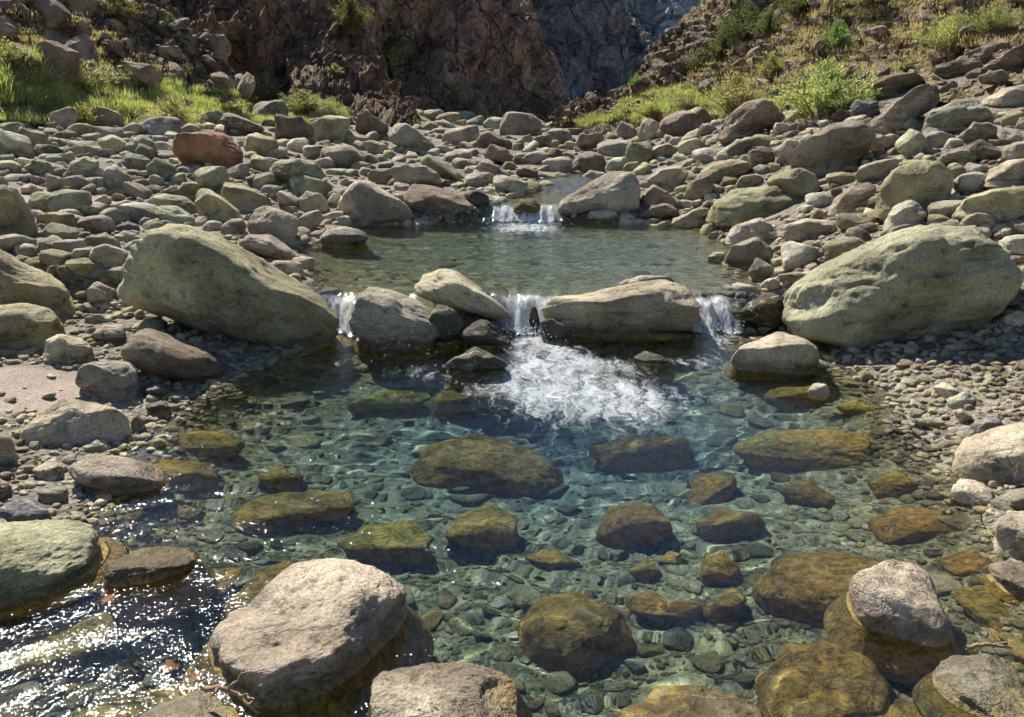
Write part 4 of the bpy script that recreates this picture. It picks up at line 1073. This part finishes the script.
# ------------------------------------------------------------------ shrubs, grass, driftwood
def leaf_material(name, src):
    m, n, N = new_mat(name)
    if src == 'tint': base = N('ShaderNodeAttribute', attribute_name='tint').outputs['Color']
    else: base = N('ShaderNodeObjectInfo').outputs['Color']; 
    geo = N('ShaderNodeNewGeometry')
    nz = N.noise(geo.outputs['Position'], 3.0, 3).outputs[0]
    c = N.mix(1.0, base, N.mix(N.mapr(nz, .3, .7), (.75, .78, .7), (1.25, 1.22, 1.1)), 'MULTIPLY')
    a = N('ShaderNodeAttribute', attribute_name='tint').outputs['Color'] if src != 'tint' else None
    if a is not None: c = N.mix(1.0, c, a, 'MULTIPLY')
    df = N('ShaderNodeBsdfPrincipled', {'Base Color': c, 'Roughness': .6, 'Specular IOR Level': .25})
    tr = N('ShaderNodeBsdfTranslucent', {'Color': N.mix(1.0, c, (1.25, 1.3, .7), 'MULTIPLY')})
    N.out(N('ShaderNodeMixShader', {0: .5, 1: df.outputs[0], 2: tr.outputs[0]}).outputs[0]); return m
M_LEAF = leaf_material('shrub_leaves', 'obj'); M_GRASS = leaf_material('grass_blades', 'tint')
def wood_material():
    m, n, N = new_mat('dry_wood'); tc = N('ShaderNodeTexCoord')
    nz = N.noise(N('ShaderNodeMapping', {'Vector': tc.outputs['Object'], 'Scale': (1, 1, 6)}).outputs[0], 30, 4).outputs[0]
    c = N.mix(nz, (.12, .07, .035), (.36, .23, .12))
    N.out(N('ShaderNodeBsdfPrincipled', {'Base Color': c, 'Roughness': .85}).outputs[0]); return m
M_WOOD = wood_material()

def tubes(paths, radii, sides=4):
    V, F, n = [], [], 0
    for path, (r0, r1) in zip(paths, radii):
        path = np.asarray(path); k = len(path)
        T = np.gradient(path, axis=0); T /= np.linalg.norm(T, axis=1)[:, None] + 1e-9
        A = np.cross(T, [.31, .83, .46]); A /= np.linalg.norm(A, axis=1)[:, None] + 1e-9; B = np.cross(T, A)
        th = np.arange(sides) * 2 * math.pi / sides; rad = np.linspace(r0, r1, k)[:, None, None]
        ring = path[:, None] + rad * (np.cos(th)[None, :, None] * A[:, None] + np.sin(th)[None, :, None] * B[:, None])
        V.append(ring.reshape(-1, 3)); i = np.arange(k * sides).reshape(k, sides) + n; j = np.roll(i, -1, 1)
        F.append(np.stack([i[:-1], j[:-1], j[1:], i[1:]], -1).reshape(-1, 4)); n += k * sides
    return np.concatenate(V), np.concatenate(F)

def leaves(P, D, L, Wd, r):
    """diamond leaf quads at P pointing along D"""
    n = len(P); D = D / (np.linalg.norm(D, axis=1)[:, None] + 1e-9)
    Sd = np.cross(D, r.normal(size=(n, 3))); Sd /= np.linalg.norm(Sd, axis=1)[:, None] + 1e-9
    V = np.stack([P, P + D * (L * .45)[:, None] + Sd * (Wd / 2)[:, None], P + D * L[:, None], P + D * (L * .45)[:, None] - Sd * (Wd / 2)[:, None]], 1)
    return V.reshape(-1, 3), np.arange(n * 4).reshape(n, 4)

def shrub_mesh(seed, leaf, wleaf, nst, nl, spread):
    """unit shrub: about 1 wide (radius .5) and 1 high"""
    r = np.random.default_rng(seed); paths, radii, LP, LD = [], [], [], []
    for i in range(nst):
        a = r.uniform(0, 6.283); rr = abs(r.normal(0, .42)); tip = np.array([math.cos(a) * min(rr, .58) * spread, math.sin(a) * min(rr, .58) * spread, r.uniform(.45, 1.02) * (1 - .55 * min(rr, 1))])
        b = np.array([math.cos(a), math.sin(a), 0]) * r.uniform(0, .16)
        t = np.linspace(0, 1, 7)[:, None]
        mid = (b + tip) / 2 + np.array([0, 0, .14]) + r.normal(0, .05, 3)
        pth = (1 - t) ** 2 * b + 2 * t * (1 - t) * mid + t ** 2 * tip
        paths.append(pth); radii.append((.010, .0025))
        for _ in range(nl):
            s = r.uniform(.25, 1.0); k = s * 6; i0 = min(int(k), 5); q = pth[i0] + (pth[i0 + 1] - pth[i0]) * (k - i0)
            d = pth[i0 + 1] - pth[i0]; d = d / np.linalg.norm(d)
            LP.append(q + r.normal(0, .030, 3)); LD.append(d * .8 + r.normal(0, .6, 3) + [0, 0, .15])
    LP, LD = np.array(LP), np.array(LD); L_ = leaf * r.uniform(.6, 1.3, len(LP))
    V, F = leaves(LP, LD, L_, L_ * wleaf, r)
    tint = np.repeat(r.uniform(.65, 1.3, (len(LP), 1)) * np.array([[1, 1, 1]]) * (1 + r.normal(0, .08, (len(LP), 3))), 4, 0)
    return V, F, np.clip(tint, .3, 1.6), tubes(paths, radii, 3)
proto = {}
for kind, args in {'willow': (3, .048, .30, 120, 70, 1.0), 'round': (5, .045, .50, 110, 60, .9), 'wispy': (8, .075, .16, 100, 50, 1.1), 'tuft': (9, .16, .08, 110, 16, .9)}.items():
    V, F, t, (SV, SF) = shrub_mesh(*args)
    fo = mesh_from('foliage', V, F, M_LEAF, smooth=False, tint=t); st = mesh_from('stem', SV, SF, M_WOOD)
    proto[kind] = (fo.data, st.data); bpy.data.objects.remove(fo); bpy.data.objects.remove(st)

LC = dict(y=(.34, .38, .17), g=(.24, .29, .13), p=(.32, .35, .19), o=(.125, .140, .068), w=(.29, .28, .12))
SHRUBS = [
 (823, 119, 96, 62, 'willow', 'y', 'largest bright green bush standing above the stones on the right bank'),
 (735, 112, 62, 42, 'willow', 'p', 'pale green bush left behind the largest bush on the right bank'),
 (771, 78, 30, 26, 'round', 'w', 'small yellow green bush between the pale bush and the hillside rocks'),
 (742, 47, 46, 48, 'round', 'o', 'tall dark olive shrub high on the right hillside'),
 (722, 62, 40, 34, 'round', 'o', 'dark olive shrub below the tall dark one on the right hillside'),
 (768, 40, 36, 34, 'round', 'o', 'olive shrub right of the tall dark one on the right hillside'),
 (700, 72, 34, 26, 'round', 'o', 'low olive shrub at the left end of the dark shrubs on the right hillside'),
 (835, 50, 34, 32, 'round', 'g', 'round green shrub alone on the tan slope above the largest bush'),
 (950, 54, 56, 46, 'wispy', 'y', 'bright yellow green bush high on the right above the brown ledge'),
 (992, 34, 44, 34, 'wispy', 'g', 'wispy green bush right of the bright yellow green one at the top right'),
 (800, 16, 46, 30, 'round', 'o', 'olive shrub cut by the upper edge above the tan slope'),
 (870, 6, 54, 26, 'round', 'p', 'pale shrub cut by the upper edge left of the top right bushes'),
 (655, 116, 60, 22, 'wispy', 'y', 'low bright green clump at the foot of the right slope near the bend'),
 (694, 110, 46, 24, 'wispy', 'p', 'low pale green clump between the bend and the pale green bush'),
 (636, 86, 14, 14, 'round', 'g', 'tiny green shrub on the shoulder where the right slope meets the canyon'),
 (175, 127, 62, 32, 'tuft', 'y', 'bright yellow green tuft left of the orange red boulder'),
 (86, 130, 36, 26, 'tuft', 'y', 'small bright tuft beside the dark rounded boulder on the left bank'),
 (75, 94, 78, 42, 'wispy', 'p', 'wide pale bush behind the long arched boulder on the left bank'),
 (10, 70, 48, 34, 'wispy', 'p', 'pale bush cut by the left edge on the left bank'),
 (262, 106, 60, 40, 'willow', 'p', 'upright pale green bush at the foot of the dark cliff on the left'),
 (305, 114, 60, 26, 'willow', 'g', 'low green bush right of the upright pale one at the cliff foot'),
 (332, 118, 26, 14, 'wispy', 'p', 'small pale tuft at the right end of the left bank bushes'),
 (222, 112, 44, 18, 'wispy', 'y', 'low grassy clump left of the upright pale bush'),
 (415, 128, 16, 12, 'round', 'y', 'little bright bush under the cliff edge behind the peaked grey boulder'),
 (122, 22, 46, 30, 'round', 'o', 'olive shrub cut by the upper edge on the left rubble slope'),
 (172, 28, 20, 16, 'round', 'o', 'small olive shrub on the rubble slope right of the one at the upper edge'),
 (180, 50, 24, 16, 'round', 'o', 'small olive shrub lower on the rubble slope near the dark cliff'),
 (352, 34, 44, 40, 'round', 'o', 'large olive shrub on the crest of the dark left cliff'),
 (384, 52, 24, 20, 'round', 'o', 'small olive shrub on the crest right of the large one'),
 (335, 76, 18, 14, 'round', 'p', 'small pale shrub on the cliff below the crest shrubs'),
 (240, 45, 18, 10, 'round', 'o', 'tiny shrub in the dark cliff face'),
 (536, 60, 16, 18, 'round', 'o', 'small shrub on the right edge of the middle reddish cliff'),
]
BVH_ALL = BVH
for px, py, wpx, hpx, kind, ck, label in SHRUBS:
    p, t = hit(px, min(py, 127))
    e = bpy.data.objects.new('shrub', None); COL.objects.link(e); e.location = p - np.array([0, 0, .04]); e.empty_display_size = .2
    k = t * (ray(px, py) @ FWD) / FPX
    e.scale = (wpx * k, wpx * k, hpx * k); e.rotation_euler = (0, 0, random.uniform(0, 6))
    tag(e, label, 'shrub', 'shrubs and bushes on the canyon sides')
    for nm, md in zip(('foliage', 'stem'), proto[kind]):
        o = bpy.data.objects.new(nm, md); COL.objects.link(o); o.parent = e
        if nm == 'foliage': o.color = (*[v * random.uniform(.9, 1.1) for v in LC[ck]], 1)

def grass(name, label, polys, n, hlo, hhi, cols, seed, blades=16):
    r = np.random.default_rng(seed); P, D, L_, Tn = [], [], [], []
    made = 0; areas = [np.ptp([a for a, b in q]) * np.ptp([b for a, b in q]) for q in polys]; areas = np.array(areas) / sum(areas)
    for _ in range(n * 6):
        q = polys[r.choice(len(polys), p=areas)]; px = r.uniform(min(a for a, b in q), max(a for a, b in q)); py = r.uniform(min(b for a, b in q), max(b for a, b in q))
        if not in_poly(px, py, q): continue
        if fbm(np.array([[px / 26., py / 13., seed]]), 3)[0] < -.12: continue
        p, t = hit(px, py)
        if t > 55: continue
        h = r.uniform(hlo, hhi); c = np.array(cols[r.integers(len(cols))]) * r.uniform(.8, 1.2)
        m = blades
        b = p + np.concatenate([r.normal(0, .13, (m, 2)), np.full((m, 1), -.03)], 1)
        d = np.concatenate([r.normal(0, .38, (m, 2)), np.ones((m, 1))], 1)
        P.append(b); D.append(d); L_.append(h * r.uniform(.5, 1.2, m)); Tn.append(np.repeat(c[None] * r.uniform(.75, 1.25, (m, 1)), 4, 0))
        made += 1
        if made >= n: break
    L_ = np.concatenate(L_); V, F = leaves(np.concatenate(P), np.concatenate(D), L_, np.full(len(L_), .010), r)
    o = mesh_from(name, V, F, M_GRASS, smooth=False, tint=np.concatenate(Tn)); return tag(o, label, 'grass', kind='stuff')
LP_ = [(-60, 48), (40, 50), (110, 66), (150, 80), (210, 90), (345, 106), (345, 122), (230, 124), (150, 124), (60, 124), (-60, 118)]
RP_ = [(564, 127), (640, 94), (700, 84), (760, 92), (790, 112), (720, 116), (660, 121), (600, 127)]
grass('grass', 'sunlit green grass growing in bands along the foot of both slopes', [LP_, LP_, RP_], 8000, .08, .27, [(.37, .42, .18), (.32, .38, .15), (.42, .43, .22), (.42, .39, .22)], 5, 26)
DP1 = [(690, 60), (760, 20), (800, -10), (1100, -30), (1100, 40), (1000, 40), (930, 62), (880, 72), (800, 84), (760, 92), (700, 92)]
DP2 = [(-80, -10), (110, -10), (130, 40), (230, 85), (120, 70), (60, 55), (-80, 55)]
grass('dry_grass', 'straw coloured dry grass patches on the right hillside and rubble slope', [DP1, DP2], 2600, .04, .13, [(.50, .395, .27), (.54, .43, .29), (.42, .335, .22), (.33, .29, .18)], 6, 26)

# driftwood, twigs and fallen leaves
def twig(name, label, cat, pts, r0, r1, side=()):
    P = []
    for px, py, z in pts:
        d = ray(px, py); P.append(CAM + d * ((z - CAM[2]) / d[2]))
    P = np.array(P); t = np.linspace(0, 1, len(P)); tt = np.linspace(0, 1, 14)
    path = np.stack([np.interp(tt, t, P[:, i]) for i in range(3)], 1); base = path[0].copy()
    rr = np.random.default_rng(len(label)); path = path + np.cumsum(rr.normal(0, .0022, path.shape), 0)
    paths, rad = [path - base], [(r0, r1)]
    for s, dx, dy, dz in side:
        q = path[int(s * 13)]; sp = np.linspace(0, 1, 6)[:, None] * np.array([dx, dy, dz]) + rr.normal(0, .004, (6, 3)); paths.append(q - base + sp - sp[0]); rad.append((r0 * .6, r1 * .5))
    V, F = tubes(paths, rad, 6); o = mesh_from(name, V, F, M_WOOD); o.location = base
    return tag(o, label, cat)
twig('driftwood_twig', 'bent reddish driftwood twigs caught between the grey corner boulder and the large flat topped one', 'driftwood',
     [(205, 689, .075), (222, 686, .10), (238, 692, .07), (252, 702, .05), (262, 708, .02)], .009, .004, [(.4, .05, .02, .05), (.6, .07, -.05, .02), (.8, .03, .06, .03), (.3, -.02, -.06, -.02)])
twig('driftwood_stick', 'orange brown driftwood stick lying at the right edge of the lower shallows', 'driftwood', [(966, 648, .03), (985, 645, .04), (1010, 648, .035)], .008, .005, [(.7, .05, -.02, .01)])
twig('twig', 'short upright twig leaning on the pale boulder at the right edge', 'twig', [(1016, 476, .18), (1019, 470, .22), (1021, 464, .26)], .006, .003)

def leaf_mat():
    m, n, N = new_mat('dead_leaf')
    N.out(N('ShaderNodeBsdfPrincipled', {'Base Color': N('ShaderNodeObjectInfo').outputs['Color'], 'Roughness': .6}).outputs[0]); return m
M_DEAD = leaf_mat()
for px, py, col, lab in [(108, 603, (.45, .16, .03), 'orange dead leaf in the riffle below the flat green boulder'), (172, 671, (.42, .14, .05), 'reddish dead leaf in the riffle left of the large flat topped boulder'),
                         (156, 590, (.45, .15, .04), 'orange dead leaf at the end of the long narrow mossy stone'), (930, 650, (.38, .22, .04), 'yellow dead leaf under the pale dry topped boulder'),
                         (196, 681, (.42, .18, .06), 'small pale orange dead leaf just above the grey corner boulder')]:
    d = ray(px, py); p = CAM + d * ((-.03 - CAM[2]) / d[2]); rr = np.random.default_rng(int(px))
    a = np.linspace(0, 2 * math.pi, 15)[:-1]; rad = .024 * (1 + .35 * np.cos(a * 5 + 1)) * (1 + .25 * np.cos(a))
    ring = np.stack([np.cos(a) * rad * 1.4, np.sin(a) * rad, .006 * np.cos(a * 2)], 1)
    V = np.concatenate([[[0, 0, -.004]], ring, ring - [0, 0, .0015], [[0, 0, -.0055]]]); n = 14
    F = [[0, 1 + i, 1 + (i + 1) % n] for i in range(n)] + [[29, 15 + (i + 1) % n, 15 + i] for i in range(n)] + [[1 + i, 15 + i, 15 + (i + 1) % n] for i in range(n)] + [[1 + i, 15 + (i + 1) % n, 1 + (i + 1) % n] for i in range(n)]
    o = mesh_from('fallen_leaf', V, F, M_DEAD); o.location = p; o.rotation_euler = (.15, .1, px); o.color = (*col, 1); tag(o, lab, 'leaf'); o.cycles.is_caustics_receiver = True
# ------------------------------------------------------------------ light, sky, camera
SUN_EL, SUN_AZ = math.radians(50), math.radians(-33)      # azimuth from +Y, negative = left of the view
sd = Vector((math.sin(SUN_AZ) * math.cos(SUN_EL), math.cos(SUN_AZ) * math.cos(SUN_EL), math.sin(SUN_EL)))
L = bpy.data.lights.new('sun', 'SUN'); L.energy = 5.0; L.angle = math.radians(.5); L.color = (1.0, .955, .88)
L.cycles.is_caustics_light = True
sun = bpy.data.objects.new('sun', L); COL.objects.link(sun); sun.rotation_euler = sd.to_track_quat('Z', 'Y').to_euler(); sun.location = (-10, 15, 40)
W = bpy.data.worlds.new('World'); S.world = W; W.use_nodes = True
nt = W.node_tree; sky = nt.nodes.new('ShaderNodeTexSky'); sky.sky_type = 'NISHITA'; sky.sun_disc = False
sky.sun_elevation = SUN_EL; sky.sun_rotation = SUN_AZ; sky.altitude = 2500; sky.air_density = .9; sky.dust_density = .08; sky.ozone_density = 2.2
nt.links.new(sky.outputs[0], nt.nodes['Background'].inputs[0]); nt.nodes['Background'].inputs[1].default_value = .095

cd = bpy.data.cameras.new('camera'); cd.sensor_width = 36; cd.lens = FPX / 1024 * 36; cd.clip_start = .05; cd.clip_end = 3000
cam = bpy.data.objects.new('camera', cd); COL.objects.link(cam); cam.location = CAM; cam.rotation_euler = (math.pi / 2 - PITCH, 0, 0)
S.camera = cam
S.render.engine = 'CYCLES'
S.view_settings.view_transform = 'Standard'; S.view_settings.look = 'None'; S.view_settings.gamma = 1; S.view_settings.exposure = .88
S.cycles.use_denoising = True
S.cycles.max_bounces = 8; S.cycles.transmission_bounces = 6; S.cycles.transparent_max_bounces = 6; S.cycles.diffuse_bounces = 3; S.cycles.glossy_bounces = 3
S.cycles.sample_clamp_indirect = 6
S.cycles.use_adaptive_sampling = True; S.cycles.adaptive_threshold = .03; S.cycles.adaptive_min_samples = 12
